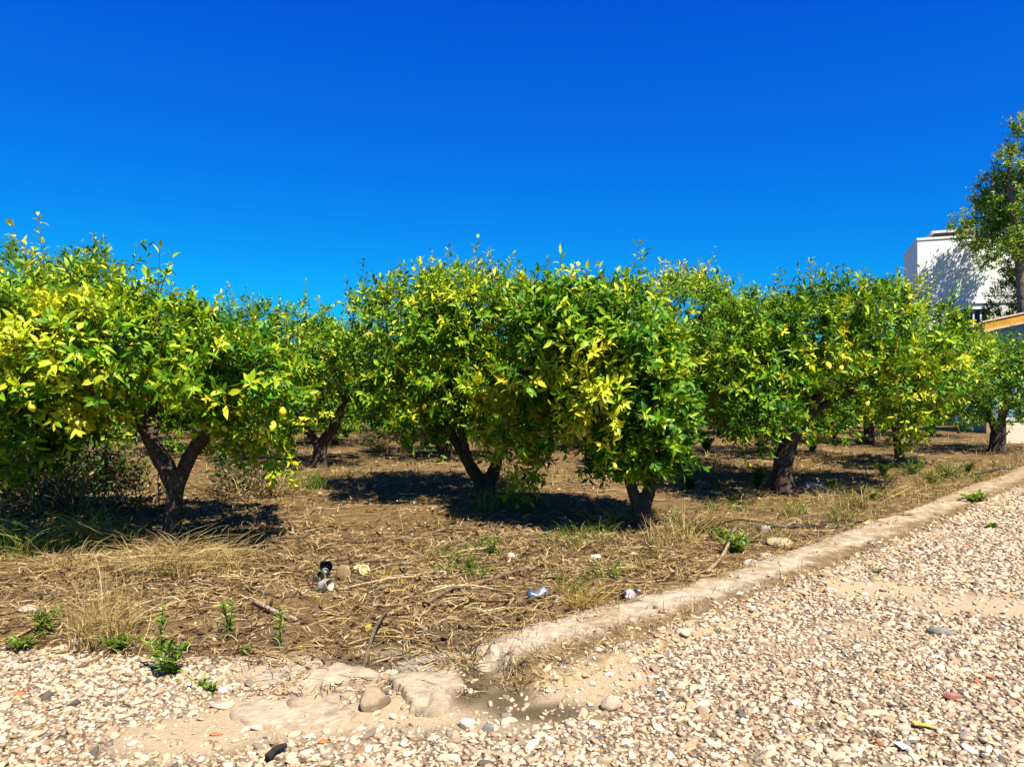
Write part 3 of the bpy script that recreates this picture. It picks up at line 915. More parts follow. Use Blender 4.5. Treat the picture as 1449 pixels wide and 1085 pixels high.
weed('green_weed', 240, 950, .20, 'bright green bushy weed growing out of the gravel on the left', 'weed', 601, 6, leaf=.075, lean=.9, asp=.2)
weed('green_weed', 226, 920, .30, 'single tall green weed spike behind the bushy gravel weed', 'weed', 602, 1, leaf=.055, lean=.2)
weed('green_weed', 324, 898, .26, 'feathery upright green weed with a rosette base', 'weed', 603, 3, leaf=.06, lean=.3, asp=.18)
weed('green_weed', 396, 912, .24, 'thin single stemmed green weed right of the feathery weed', 'weed', 604, 2, leaf=.05, lean=.12, asp=.18)
weed('green_weed', 60, 895, .18, 'leafy green weed left of the dry grass tuft', 'weed', 605, 5, leaf=.07, lean=.6, asp=.22)
weed('green_weed', 36, 915, .12, 'low spreading weed at the gravel edge far left', 'weed', 606, 6, leaf=.06, lean=1.0, asp=.22)
weed('green_weed', 170, 917, .10, 'small spiky weed right of the dry grass tuft base', 'weed', 607, 7, leaf=.07, lean=1.0, asp=.16)
weed('green_weed', 300, 972, .07, 'small flat weed in the sand beside the bushy gravel weed', 'weed', 608, 4, leaf=.05, lean=1.2, asp=.2)
weed('green_weed', 258, 918, .06, 'tiny green sprout behind the bushy gravel weed', 'weed', 609, 3, leaf=.04, lean=.8)
weed('green_weed', 350, 922, .06, 'tiny green sprout below the feathery weed', 'weed', 610, 3, leaf=.035, lean=.6)
weed('green_weed', 664, 814, .20, 'upright green weed on the litter in the middle', 'weed', 611, 4, leaf=.055, lean=.3, asp=.2)
weed('green_weed', 698, 788, .22, 'bushy green weed left of the pointed cream stone', 'weed', 612, 5, leaf=.06, lean=.45, asp=.2)
weed('green_weed', 645, 800, .13, 'pale low weed left of the upright middle weed', 'weed', 613, 3, leaf=.05, lean=.6, asp=.2, cols=MIXC)
weed('green_weed', 875, 806, .08, 'small green sprout above the dry weed clump', 'weed', 614, 3, leaf=.045, lean=.6)
weed('green_weed', 1380, 712, .16, 'dense green weed growing on the far end of the kerb', 'weed', 615, 12, leaf=.09, lean=1.3, asp=.35)
weed('green_weed', 1408, 745, .07, 'small green weed on the gravel below the kerb weed', 'weed', 616, 5, leaf=.06, lean=1.2, asp=.35)
weed('green_weed', 1040, 782, .18, 'dark green leafy weed left of the mossy boulder', 'weed', 617, 8, leaf=.07, lean=.9, asp=.35)
weed('green_weed', 1020, 765, .14, 'mixed green weed behind the leafy boulder weed', 'weed', 618, 6, leaf=.06, lean=.9, asp=.35, cols=MIXC)
weed('green_weed', 1342, 676, .34, 'tall yellow green weed bush near the far kerb', 'weed', 619, 16, leaf=.055, lean=.8, asp=.2, cols=[(.13, .20, .02), (.24, .27, .04), (.08, .15, .015)], grass=45)
weed('green_weed', 1318, 684, .26, 'yellowish weed left of the tall weed bush', 'weed', 620, 16, leaf=.055, lean=.8, asp=.2, cols=MIXC, grass=45)
weed('green_weed', 1370, 668, .28, 'light green weed right of the tall weed bush', 'weed', 621, 16, leaf=.055, lean=.8, asp=.2, cols=MIXC, grass=45)
weed('green_weed', 1292, 672, .30, 'green grassy weed beside the thin trunk with suckers', 'weed', 622, 16, leaf=.055, lean=.8, asp=.2, grass=40)
weed('green_weed', 1250, 672, .30, 'green sucker shoots left of the thin trunk', 'weed', 623, 16, leaf=.055, lean=.8, asp=.2, grass=45)
weed('green_weed', 1072, 690, .34, 'young sprouts with light leaves left of the leaning trunk', 'weed', 624, 5, leaf=.11, lean=.5, asp=.4)
weed('green_weed', 975, 690, .28, 'dark leafed sprouts in shade behind the twin trunk', 'weed', 625, 6, leaf=.10, lean=.6, asp=.4)
weed('green_weed', 1236, 708, .18, 'small yellow green weed in dry grass near the pipe', 'weed', 626, 6, leaf=.07, lean=.7, asp=.3, cols=MIXC)
weed('green_weed', 1180, 690, .16, 'small green weed in front of the low grey rock', 'weed', 627, 5, leaf=.08, lean=.8, asp=.3)
weed('green_weed', 625, 640, .5, 'dark bushy weed in shade behind the middle tree', 'weed', 628, 14, leaf=.12, lean=.8, asp=.4)
weed('green_weed', 575, 636, .35, 'low dark green weeds in the shade between rows', 'weed', 629, 12, leaf=.12, lean=1.2, asp=.3)
weed('green_weed', 1150, 800, .05, 'tiny weed between the kerb and the boulder', 'weed', 630, 4, leaf=.04, lean=1.0)
weed('green_weed', 1240, 808, .06, 'tiny weed at the gravel foot of the kerb', 'weed', 631, 4, leaf=.04, lean=1.0)

wb = None
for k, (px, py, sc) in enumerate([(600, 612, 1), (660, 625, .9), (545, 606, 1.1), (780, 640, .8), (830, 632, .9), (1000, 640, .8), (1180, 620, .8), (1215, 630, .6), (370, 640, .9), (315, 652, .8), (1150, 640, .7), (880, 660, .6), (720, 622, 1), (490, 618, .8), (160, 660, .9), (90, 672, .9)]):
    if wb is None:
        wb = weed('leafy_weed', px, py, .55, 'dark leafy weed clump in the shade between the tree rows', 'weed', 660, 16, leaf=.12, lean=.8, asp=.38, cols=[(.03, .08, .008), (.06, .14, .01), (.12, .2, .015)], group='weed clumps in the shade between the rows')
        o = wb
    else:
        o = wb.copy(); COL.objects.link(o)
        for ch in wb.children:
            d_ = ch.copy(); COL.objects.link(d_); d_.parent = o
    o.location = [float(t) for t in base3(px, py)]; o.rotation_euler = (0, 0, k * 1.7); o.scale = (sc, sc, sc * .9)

# sprouts nothing tells apart, scattered in the dry soil strip inside the kerb
rg = np.random.default_rng(640)
cnt = 0
protos = []
while cnt < 80:
    s = int(rg.integers(200, 900)); d = rg.uniform(.3, 2.2)
    p = KS[s] - nr[s] * d
    if p[1] > 15 or p[1] < 5 or (p[1] < 7 and rg.random() < .6): continue
    zb = ground_z(p[:1], p[1:])[0]
    if len(protos) < 3:
        b = Buf(); blades(b, np.zeros(3), 34, .19, .55, .3, .008, [MIXC, DRYC, GRNC + MIXC][cnt % 3], 650 + cnt)
        protos.append(b.mesh('grass_sprout', M_GRASS))
    o = bpy.data.objects.new('grass_sprout', protos[cnt % len(protos)]); COL.objects.link(o)
    o.location = (float(p[0]), float(p[1]), float(zb)); o.rotation_euler = (0, 0, float(rg.uniform(0, 6.28))); sc = float(rg.uniform(.5, 1.4)); o.scale = (sc, sc, sc)
    tag(o, 'little green or straw coloured grass sprout in the soil strip along the kerb', 'grass sprout', 'grass sprouts along the kerb')
    cnt += 1

gc_ = Buf()
for n, y0, y1, h, seed in [(9000, 7.5, 14, .10, 801), (11000, 12, 30, .16, 802)]:
    x, y, rg = floor_pts(n, y0, y1, seed, clump=1.0)
    q = n2(x, y, .9, 3, 810) + .45 * sstep(2.5, .3, np.abs(kerb_sd(x, y)[0])) + .12 * rg.normal(size=len(x))
    k = q > .12
    x, y, q = x[k], y[k], q[k]; n = len(x)
    u = np.linspace(0, 1, 5)[None]; th = rg.uniform(0, 2 * pi, n); H = h * rg.uniform(.4, 1.4, n); o = rg.uniform(.1, .9, n)
    X = x[:, None] + np.cos(th)[:, None] * (H * o)[:, None] * u ** 1.6; Y = y[:, None] + np.sin(th)[:, None] * (H * o)[:, None] * u ** 1.6
    Z = ground_z(x, y)[:, None] - .005 + H[:, None] * u * (1 - .3 * o[:, None] * u)
    cc_ = np.array(MIXC + DRYC)[rg.integers(0, 8, n)] * rg.uniform(.7, 1.15, n)[:, None]
    ribbons(gc_, np.stack([X, Y, Z], -1), (.006 + .0006 * y)[:, None] * (1 - .8 * u), nrm(np.stack([np.cos(th), np.sin(th), np.full(n, .6)], 1)), cc_)
tag(gc_.build('low_grass', M_GRASS), kind='stuff')

# dry brush heaps in the shade
def brush(name, px, py, Y, rx, rz, n, label, seed):
    rg = np.random.default_rng(seed)
    p = np.array([(px - CX) / F * Y, Y, 0.0]); p[2] = ground_z(p[:1], p[1:2])[0]
    root = empty(name, p)
    b = Buf(); l = Buf()
    for k in range(n):
        th = rg.uniform(0, 2 * pi); q = p + np.array([cos(th) * rx * rg.random() ** .6, sin(th) * rx * .7 * rg.random() ** .6, 0])
        d = nrm(np.array([rg.normal(0, 1), rg.normal(0, 1), abs(rg.normal(.5, .6))]))
        m = 6; L_ = rg.uniform(.3, .95); P = q + d * np.linspace(0, L_, m)[:, None] + np.cumsum(rg.normal(0, .03, (m, 3)), 0)
        P[:, 2] = np.clip(P[:, 2], p[2], p[2] + rz) + rg.uniform(0, .03)
        r = rg.uniform(.003, .009)
        tube(b, P, np.linspace(r, r * .4, m), TAN[rg.choice([1, 2, 3, 5])] * rg.uniform(.7, 1.1), 4)
    m = n * 5
    th = rg.uniform(0, 2 * pi, m); rr = rg.random(m) ** .5
    pos = p + np.stack([np.cos(th) * rx * rr, np.sin(th) * rx * .7 * rr, rg.random(m) * rz * (1 - .6 * rr ** 2)], 1)
    ax = nrm(rg.normal(size=(m, 3))); L_ = rg.uniform(.03, .075, m)
    leaves(l, pos, ax, nrm(rg.normal(size=(m, 3)) + [0, 0, 1]), L_, L_ * .4, rg.uniform(.1, .5, m), rg.normal(0, .4, m), DEAD[rg.choice(4, m)] * rg.uniform(.6, 1.1, m)[:, None])
    b.build('twigs', M_BARK, root, p); l.build('dead_leaves', M_STRAW, root, p)
    return tag(root, label, 'brush heap')


brush('brush_heap', 130, 720, 8.7, .85, .75, 130, 'heap of dead pruned branches in the shade left of the forked trunk', 701)
brush('brush_heap', 40, 740, 8.6, .6, .5, 70, 'low pile of dead twigs under the tree at the left edge', 702)
brush('brush_heap', 345, 690, 9.9, .5, .5, 80, 'dark dead twig heap right of the forked trunk', 703)
brush('brush_heap', 990, 760, 7.6, .22, .18, 30, 'small nest of dark twigs between twin trunk and mossy boulder', 704)

def shrub(px, py, Y, rx, rz, n, label, seed):
    rg = np.random.default_rng(seed)
    p = np.array([(px - CX) / F * Y, Y, 0.0]); p[2] = ground_z(p[:1], p[1:2])[0]
    root = empty('shade_shrub', p)
    st = Buf(); l = Buf(); pts = []
    for k in range(60):
        th = rg.uniform(0, 2 * pi); ro = rg.random() ** .5
        e = p + np.array([cos(th) * rx * ro, sin(th) * rx * .6 * ro, rz * rg.uniform(.4, 1.0) * (1 - .4 * ro ** 2)])
        b = p + np.array([cos(th) * rx * ro * .4, sin(th) * rx * .25 * ro, -.03])
        C = spline(np.array([b, (b + e) / 2 + rg.normal(0, .08, 3), e]), 8)
        tube(st, C, np.linspace(.010, .003, 8), np.array([.12, .085, .05]) * rg.uniform(.7, 1.3), 5)
        pts.append(C[2:])
    P = np.concatenate(pts); P = P[rg.integers(0, len(P), n)] + rg.normal(0, .07, (n, 3))
    P[:, 2] = np.maximum(P[:, 2], p[2] + .03)
    L_ = rg.uniform(.05, .11, n)
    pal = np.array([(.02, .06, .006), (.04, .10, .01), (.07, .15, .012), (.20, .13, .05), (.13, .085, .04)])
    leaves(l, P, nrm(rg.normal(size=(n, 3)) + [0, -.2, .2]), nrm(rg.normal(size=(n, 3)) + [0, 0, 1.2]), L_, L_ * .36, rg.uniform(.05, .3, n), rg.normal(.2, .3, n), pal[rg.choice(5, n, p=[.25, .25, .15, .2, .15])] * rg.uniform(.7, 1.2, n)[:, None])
    l.build('foliage', M_LEAF, root, p); st.build('stem', M_BARK, root, p)
    return tag(root, label, 'shrub')


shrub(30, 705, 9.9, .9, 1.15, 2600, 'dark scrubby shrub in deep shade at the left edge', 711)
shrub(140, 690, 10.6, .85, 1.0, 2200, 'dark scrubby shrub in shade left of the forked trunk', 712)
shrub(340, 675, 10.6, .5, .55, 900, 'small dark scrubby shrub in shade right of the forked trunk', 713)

# ------------------------------------------------------------------ lemon trees
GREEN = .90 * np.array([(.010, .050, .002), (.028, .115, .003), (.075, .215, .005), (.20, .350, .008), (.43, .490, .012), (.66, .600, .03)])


def blob_list(spec, Y, shrink=0.0):
    out = []
    for b in spec:
        px, py, rx, ry = b[:4]; dy = b[4] if len(b) > 4 else 0.0
        c = at(px, py, Y + dy)
        c[2] = max(c[2], .2)
        k = (Y + dy) / F
        r = np.array([rx * k, (rx + ry) * .5 * k * 1.05, ry * k])
        out.append((c, np.maximum(r - shrink, r * .45)))
    return out


def scatter(blobs, n, rg, lump=.32, bottom=.6, inner=.22, holes=False, top_only=False):
    """points in the outer shell of the union of ellipsoids, with outward directions."""
    A = np.array([(r[0] * r[1] * r[2]) ** (2 / 3) for c, r in blobs]); A = A / A.sum()
    m = int(n * (9 if top_only else 3.4))
    wi = rg.choice(len(blobs), m, p=A)
    C = np.array([b[0] for b in blobs])[wi]; R = np.array([b[1] for b in blobs])[wi]
    d = nrm(rg.normal(size=(m, 3)))
    keep = rg.random(m) < np.where(d[:, 2] < -.35, bottom, 1)
    rad = np.where(rg.random(m) < inner, rg.uniform(.3, .8, m), rg.uniform(.8, 1.04, m)) * (1 + lump * fbm(d * 2.2 + C * 1.3, 2, 5))
    P = C + d * R * rad[:, None]
    for c, r in blobs:
        q = np.linalg.norm((P - c) / r, axis=1)
        keep &= ~((q < .62) & (rg.random(m) < .85))
    keep &= P[:, 2] > .12
    if holes:
        keep &= (fbm(P * 2.9 + 7.7, 2, 19) > -.01) | (rg.random(m) < .12)
    if top_only:
        keep &= d[:, 2] > .45
    return P[keep][:n], d[keep][:n]


def foliage(buf, blobs, n, rg, leaf=.13, yellow=(), lod=0, palette=GREEN, base_y=0.0, per=10, slen=(.10, .26), asp=.37, upright=.55, light=0.0, holes=False, top_only=False):
    P, d = scatter(blobs, n, rg, holes=holes, top_only=top_only)
    n = len(P)
    top = max(c[2] + r[2] for c, r in blobs); bot = min(c[2] - r[2] for c, r in blobs)
    hz = (P[:, 2] - bot) / (top - bot)
    up = upright * (0.15 + 1.2 * hz)[:, None] * np.array([0, 0, 1.0])
    low = sstep(.35, .05, hz)[:, None] * np.array([0, 0, -.55])
    sd = nrm(d * .75 + up + low + rg.normal(0, .33, (n, 3)))
    SL = rg.uniform(*slen, n)
    SL = np.where((hz > .8) & (rg.random(n) < .25), SL * 1.9, SL)
    # colour family of each shoot: patchy
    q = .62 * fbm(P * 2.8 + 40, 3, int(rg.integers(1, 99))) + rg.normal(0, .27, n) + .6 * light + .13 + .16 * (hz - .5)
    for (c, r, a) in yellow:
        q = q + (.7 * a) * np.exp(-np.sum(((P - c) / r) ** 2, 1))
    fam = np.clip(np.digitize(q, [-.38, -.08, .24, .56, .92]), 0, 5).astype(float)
    k = per
    u = np.linspace(.12, 1.0, k)[None] ** .75 + rg.normal(0, .03, (n, k))
    a0 = rg.uniform(0, 2 * pi, (n, 1)); ang = a0 + np.arange(k)[None] * 2.39996
    ref = np.where(np.abs(sd[:, 2:3]) < .9, np.array([[0, 0, 1.0]]), np.array([[1.0, 0, 0]]))
    s1 = nrm(np.cross(sd, ref)); s2 = np.cross(sd, s1)
    radial = np.cos(ang)[..., None] * s1[:, None] + np.sin(ang)[..., None] * s2[:, None]
    tilt = 1.35 - .75 * np.clip(u, 0, 1) + rg.normal(0, .18, (n, k))
    ax = np.cos(tilt)[..., None] * sd[:, None] + np.sin(tilt)[..., None] * radial
    ax = ax + np.array([0, 0, -.12])
    nv = np.cos(tilt)[..., None] * -radial + np.sin(tilt)[..., None] * sd[:, None]
    nv = nrm(nv + np.array([0, 0, .35]) + rg.normal(0, .22, (n, k, 3)))
    base = P[:, None] + sd[:, None] * (u * SL[:, None])[..., None] + radial * .008
    L_ = leaf * rg.uniform(.5, 1.15, (n, k)) * (1.05 - .3 * np.clip(u, 0, 1))
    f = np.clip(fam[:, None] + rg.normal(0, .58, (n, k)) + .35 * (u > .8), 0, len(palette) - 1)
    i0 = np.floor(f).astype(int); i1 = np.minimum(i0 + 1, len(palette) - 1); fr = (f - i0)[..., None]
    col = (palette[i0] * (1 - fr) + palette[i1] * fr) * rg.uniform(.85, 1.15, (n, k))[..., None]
    keep = rg.random((n, k)) < .93
    leaves(buf, base[keep], ax[keep], nv[keep], L_[keep], (L_ * asp * rg.uniform(.8, 1.2, (n, k)))[keep], rg.uniform(.08, .34, (n, k))[keep], rg.normal(.22, .30, (n, k))[keep], col[keep], lod)
    # the green shoots themselves
    if lod == 0:
        m = n
        a = np.linspace(0, 2 * pi, 3, endpoint=False)
        ring = np.cos(a)[None, :, None] * s1[:, None] + np.sin(a)[None, :, None] * s2[:, None]
        b0 = P - sd * .05
        v = np.concatenate([b0[:, None] + ring * .0045, (P + sd * SL[:, None])[:, None] + ring * .002], 1)
        t = np.array([(0, 1, 4), (0, 4, 3), (1, 2, 5), (1, 5, 4), (2, 0, 3), (2, 3, 5)])
        tt = (t[None] + (np.arange(m) * 6)[:, None, None]).reshape(-1, 3)
        buf.add(v.reshape(-1, 3), tt, np.repeat(np.tile([[.10, .13, .03]], (m, 1))[:, None], 6, 1).reshape(-1, 3))
    return P, d


BARKC = np.array([.070, .049, .034])


def remeshed(lines, base, parent, name, voxel=.014, col=BARKC):
    """joined limbs as one continuous bark surface. lines: list of (pts(N,3), rad(N))."""
    b = Buf()
    for pts, rad in lines:
        tube(b, pts, rad, col, 12, .0)
    me = b.mesh(name, M_BARK, base)
    o = bpy.data.objects.new(name, me); COL.objects.link(o)
    md = o.modifiers.new('r', 'REMESH'); md.mode = 'VOXEL'; md.voxel_size = voxel
    dg = bpy.context.evaluated_depsgraph_get()
    ev = o.evaluated_get(dg)
    m2 = bpy.data.meshes.new_from_object(ev)
    o.modifiers.clear()
    n = len(m2.vertices)
    co_ = np.zeros(n * 3, np.float32); m2.vertices.foreach_get('co', co_); co_ = co_.reshape(-1, 3).astype(float)
    no = np.zeros(n * 3, np.float32); m2.vertices.foreach_get('normal', no); no = no.reshape(-1, 3)
    # smooth the voxel steps
    ed = np.zeros(len(m2.edges) * 2, np.int32); m2.edges.foreach_get('vertices', ed); ed = ed.reshape(-1, 2)
    deg = np.bincount(ed.ravel(), minlength=n)[:, None]
    for _ in range(4):
        acc = np.zeros_like(co_)
        np.add.at(acc, ed[:, 0], co_[ed[:, 1]]); np.add.at(acc, ed[:, 1], co_[ed[:, 0]])
        co_ = co_ * .45 + .55 * acc / np.maximum(deg, 1)
    st = co_ * np.array([1, 1, .35])
    disp = .010 * fbm(st * 24 + base, 3, 3) + .018 * fbm(co_ * 6 + base, 2, 4)
    co_ = co_ + no * disp[:, None]
    m2.vertices.foreach_set('co', co_.astype(np.float32).ravel())
    a = m2.color_attributes.get('Col') or m2.color_attributes.new('Col', 'FLOAT_COLOR', 'POINT')
    if a.domain != 'POINT' or a.data_type != 'FLOAT_COLOR':
        m2.color_attributes.remove(a); a = m2.color_attributes.new('Col', 'FLOAT_COLOR', 'POINT')
    f = fbm(st * 16 + base, 3, 9)
    lich = sstep(.35, .7, fbm(co_ * 9 + base, 3, 12))[:, None]
    c = np.asarray(col)[None] * (1 + .5 * f)[:, None]
    c = c * (1 - .5 * lich) + np.array([.19, .155, .11])[None] * .5 * lich
    a.data.foreach_set('color', np.concatenate([np.clip(c, .01, 1), np.ones((n, 1))], 1).astype(np.float32).ravel())
    m2.polygons.foreach_set('use_smooth', np.ones(len(m2.polygons), bool))
    m2.materials.clear(); m2.materials.append(M_BARK)
    m2.update()
    o.data = m2; bpy.data.meshes.remove(me)
    o.parent = parent
    return o


def lemon_mesh():
    v, t = ICO[3]
    q = v * np.array([.030, .030, .040])
    tip = sstep(.75, 1.0, np.abs(v[:, 2]))
    q[:, 2] += np.sign(v[:, 2]) * tip * .009
    q[:, :2] *= (1 - .25 * tip)[:, None]
    b = Buf(); b.add(q, t, np.array([.66, .56, .04])[None] * (1 + .06 * vnoise(v * 4, 2))[:, None])
    return b.mesh('lemon', M_RIND)


LEMON = lemon_mesh()


def lemon_tree(label, base_px, Y, limbs, blobs, shoots, seed, yellow=(), lemons=(), leaf=.13, light=0.0, lod=0, group='lemon trees of the front rows', twigs=70):
    rg = np.random.default_rng(seed)
    b0 = at(base_px[0], base_px[1], Y)
    b0[2] = ground_z(b0[:1], b0[1:2])[0]
    root = empty('lemon_tree', b0)
    tag(root, label, 'tree', group)
    lines, ends = [], []
    k = Y / F
    for L_ in limbs:
        P = np.array([np.append(at(q[0], q[1], Y + (q[3] if len(q) > 3 else 0)), q[2] * k) for q in L_])
        S = spline(P, 8 * len(P)); S[:, 3] *= .92
        S[1:, :2] += .018 * np.stack([vnoise(S[1:, :3] * 3.1 + seed, 3), vnoise(S[1:, :3] * 3.1 + seed, 4)], 1)
        if L_ is limbs[0]:
            S[0, 2] = b0[2] - .08
            fl = np.exp(-(S[:, 2] - b0[2]) / .10) * .35
            S[:, 3] *= 1 + np.clip(fl, 0, .5)
        else:
            ends.append(S[-1])
        lines.append((S[:, :3], S[:, 3]))
    remeshed(lines, b0, root, 'trunk')
    k_ = Y / F
    lo_, hi_ = min(b[0] - b[2] for b in blobs), max(b[0] + b[2] for b in blobs)
    full = list(blobs)
    for b in blobs:
        if min(b[2], b[3]) * k_ > .33:
            dd = .62 * (hi_ - lo_) / 2 * k_ * math.sqrt(max(.15, 1 - ((b[0] - (lo_ + hi_) / 2) / ((hi_ - lo_) / 2)) ** 2))
            dd = min(dd, .95)
            for sg in (-1, 1):
                full.append((b[0], b[1] + 6, b[2] * .82, b[3] * .80, (b[4] if len(b) > 4 else 0) * (sg < 0) * .5 + sg * dd))
    shoots = int(shoots * 1.12)
    bl = blob_list(full, Y, .09)
    yl = [(at(px, py, Y + dy), np.array([rp * k, rp * k * 1.6, rp * k]), a) for px, py, rp, a, dy in yellow]
    cr = Buf()
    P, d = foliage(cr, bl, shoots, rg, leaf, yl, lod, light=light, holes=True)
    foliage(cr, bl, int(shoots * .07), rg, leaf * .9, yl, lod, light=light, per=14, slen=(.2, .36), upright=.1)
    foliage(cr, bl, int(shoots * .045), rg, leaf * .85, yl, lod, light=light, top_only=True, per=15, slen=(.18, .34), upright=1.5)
    cr.build('crown', M_LEAF, root, b0)
    # branches from every limb end out into the crown
    E = np.array(ends)
    own = [[] for _ in ends]
    pick = rg.choice(len(P), min(twigs, len(P)), replace=False)
    for i in pick:
        j = int(np.argmin(np.linalg.norm(E[:, :3] - P[i], axis=1) + rg.random(len(E)) * .25))
        own[j].append(i)
    for j, ids in enumerate(own):
        if len(ids) < 8: ids = ids + [int(t) for t in np.argsort(np.linalg.norm(P - E[j, :3], axis=1))[:400:50]]
        b = Buf()
        e = E[j]
        made = []
        for a, i in enumerate(ids):
            S0 = lines[j + 1][0]
            if a == 0:
                s, r0 = S0[-3], e[3] * .85
            else:
                q_ = made[int(rg.integers(0, min(len(made), 6)))]; t_ = int(rg.integers(1, 6))
                s, r0 = q_[t_, :3], max(q_[t_, 3] * .7, .004)
            mid = (s + P[i]) / 2 + rg.normal(0, .10, 3) + np.array([0, 0, -.04])
            C = spline(np.array([np.append(s, r0), np.append(mid, r0 * .6), np.append(P[i], max(r0 * .25, .003))]), 9)
            C[1:-1, :3] += rg.normal(0, .012, (7, 3))
            made.append(C)
            tube(b, C[:, :3], C[:, 3], BARKC * rg.uniform(.8, 1.3) * np.array([1.05, 1.08, .9]), 6, .1, seed)
        b.build('branch', M_BARK, root, b0)
    for (px, py, dy, s) in lemons:
        o = bpy.data.objects.new('lemon', LEMON); COL.objects.link(o); o.parent = root
        pr = np.hypot(CX + F * P[:, 0] / P[:, 1] - px, HY - F * (P[:, 2] - CH) / P[:, 1] - py)
        yl_ = P[pr < 22, 1].min() - .10 if (pr < 22).any() else Y + dy
        q = at(px, py, yl_) - b0
        o.location = [float(t) for t in q]; o.rotation_euler = (float(rg.normal(0, .3)), float(rg.normal(0, .3)), float(rg.uniform(0, 6)))
        o.scale = (s * .82,) * 3
    return root


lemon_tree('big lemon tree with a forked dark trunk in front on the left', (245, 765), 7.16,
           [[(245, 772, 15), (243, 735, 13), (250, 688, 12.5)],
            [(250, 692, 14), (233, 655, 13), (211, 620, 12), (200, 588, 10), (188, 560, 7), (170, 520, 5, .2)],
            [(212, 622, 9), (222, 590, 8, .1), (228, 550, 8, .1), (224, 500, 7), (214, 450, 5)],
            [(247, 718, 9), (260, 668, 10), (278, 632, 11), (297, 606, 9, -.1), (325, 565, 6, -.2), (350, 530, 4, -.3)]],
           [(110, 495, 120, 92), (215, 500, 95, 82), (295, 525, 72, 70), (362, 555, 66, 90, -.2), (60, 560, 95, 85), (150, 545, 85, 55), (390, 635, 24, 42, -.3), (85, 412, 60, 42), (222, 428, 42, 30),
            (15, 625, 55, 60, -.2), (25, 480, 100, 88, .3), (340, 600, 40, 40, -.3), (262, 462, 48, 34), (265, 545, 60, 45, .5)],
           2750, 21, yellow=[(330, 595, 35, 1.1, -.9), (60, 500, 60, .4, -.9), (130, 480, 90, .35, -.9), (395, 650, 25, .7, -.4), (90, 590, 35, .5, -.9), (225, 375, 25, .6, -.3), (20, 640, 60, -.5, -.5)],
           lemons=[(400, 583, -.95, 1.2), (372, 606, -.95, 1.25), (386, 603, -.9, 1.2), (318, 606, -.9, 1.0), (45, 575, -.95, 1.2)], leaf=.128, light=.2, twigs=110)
lemon_tree('lemon tree filling the left edge behind the big forked tree', (63, 692), 10.7,
           [[(63, 696, 12), (62, 650, 11)], [(62, 655, 9), (45, 600, 7), (25, 540, 5)], [(62, 655, 9), (85, 600, 7), (95, 540, 5)]],
           [(10, 400, 70, 62), (-90, 460, 120, 110), (70, 470, 90, 90), (0, 520, 100, 90), (130, 400, 55, 55), (85, 560, 60, 50), (15, 372, 38, 24), (110, 378, 38, 24), (110, 600, 70, 40), (30, 600, 70, 50)],
           1500, 22, leaf=.128, light=.08, twigs=50)
lemon_tree('small lemon tree with a slim Y shaped trunk behind the big left tree', (453, 660), 13.7,
           [[(453, 666, 11), (454, 625, 10)], [(455, 630, 9), (474, 600, 7.5), (484, 575, 5)], [(453, 632, 7), (434, 608, 6), (424, 588, 4)]],
           [(455, 520, 58, 68), (405, 500, 55, 62), (500, 515, 45, 62), (430, 455, 42, 30), (360, 470, 45, 50), (470, 560, 50, 35), (400, 560, 40, 50)],
           1050, 23, leaf=.128, light=.1, twigs=40)
lemon_tree('middle lemon tree with a low V shaped dark trunk', (685, 705), 9.84,
           [[(685, 714, 16), (684, 680, 15)], [(683, 688, 11), (664, 655, 9), (636, 610, 7, .2), (600, 565, 5.5, .2), (565, 530, 4, .2)], [(688, 688, 11), (706, 645, 8), (722, 590, 5)], [(668, 664, 7), (652, 610, 6, -.1), (645, 560, 4, -.1)]],
           [(590, 465, 85, 72), (660, 450, 90, 75), (565, 545, 70, 62), (650, 530, 75, 78), (730, 475, 75, 78), (730, 565, 62, 66, -1.25), (722, 632, 44, 40, -1.0), (748, 662, 30, 30, -1.0), (738, 690, 20, 18, -1.0), (690, 580, 50, 50, -.7), (640, 412, 46, 24), (545, 432, 42, 28), (600, 590, 50, 38), (700, 418, 40, 24), (520, 470, 35, 60, .5)],
           2300, 24, yellow=[(700, 560, 45, .8, -1.6), (745, 680, 35, 1.1, -1.2), (760, 590, 35, .7, -1.7), (690, 610, 30, .5, -1.3), (600, 480, 80, .2, -.9)],
           lemons=[(600, 575, -.3, 1.1), (737, 668, -1.3, 1.0)], leaf=.128, light=.12, twigs=90)
lemon_tree('lemon tree with a short pale twin trunk near the centre', (907, 745), 7.87,
           [[(907, 754, 15), (908, 716, 14)], [(905, 724, 9), (893, 690, 8.5), (886, 655, 7), (870, 600, 5)], [(909, 724, 11), (920, 682, 10), (920, 645, 8), (905, 590, 6), (900, 540, 4)]],
           [(825, 485, 78, 78), (890, 475, 72, 70), (850, 560, 68, 66), (905, 612, 72, 58), (935, 560, 50, 58), (805, 560, 42, 50), (795, 600, 36, 40, -.2), (762, 455, 46, 46, .1), (750, 525, 48, 52, .0), (738, 585, 40, 36, -.1), (858, 422, 44, 24), (785, 440, 42, 30), (905, 520, 65, 60), (860, 650, 35, 24), (930, 640, 45, 30)],
           2450, 25, yellow=[(740, 560, 40, 1.0, -.8), (840, 605, 30, 1.5, -1.0), (850, 530, 45, 1.1, -1.0), (820, 640, 20, .8, -.6), (935, 600, 45, -.3, -.6), (800, 540, 40, .4, -.6)],
           lemons=[(836, 622, -.6, 1.25), (826, 612, -.6, 1.1), (870, 660, -.5, .9)], leaf=.142, light=.02, twigs=80)
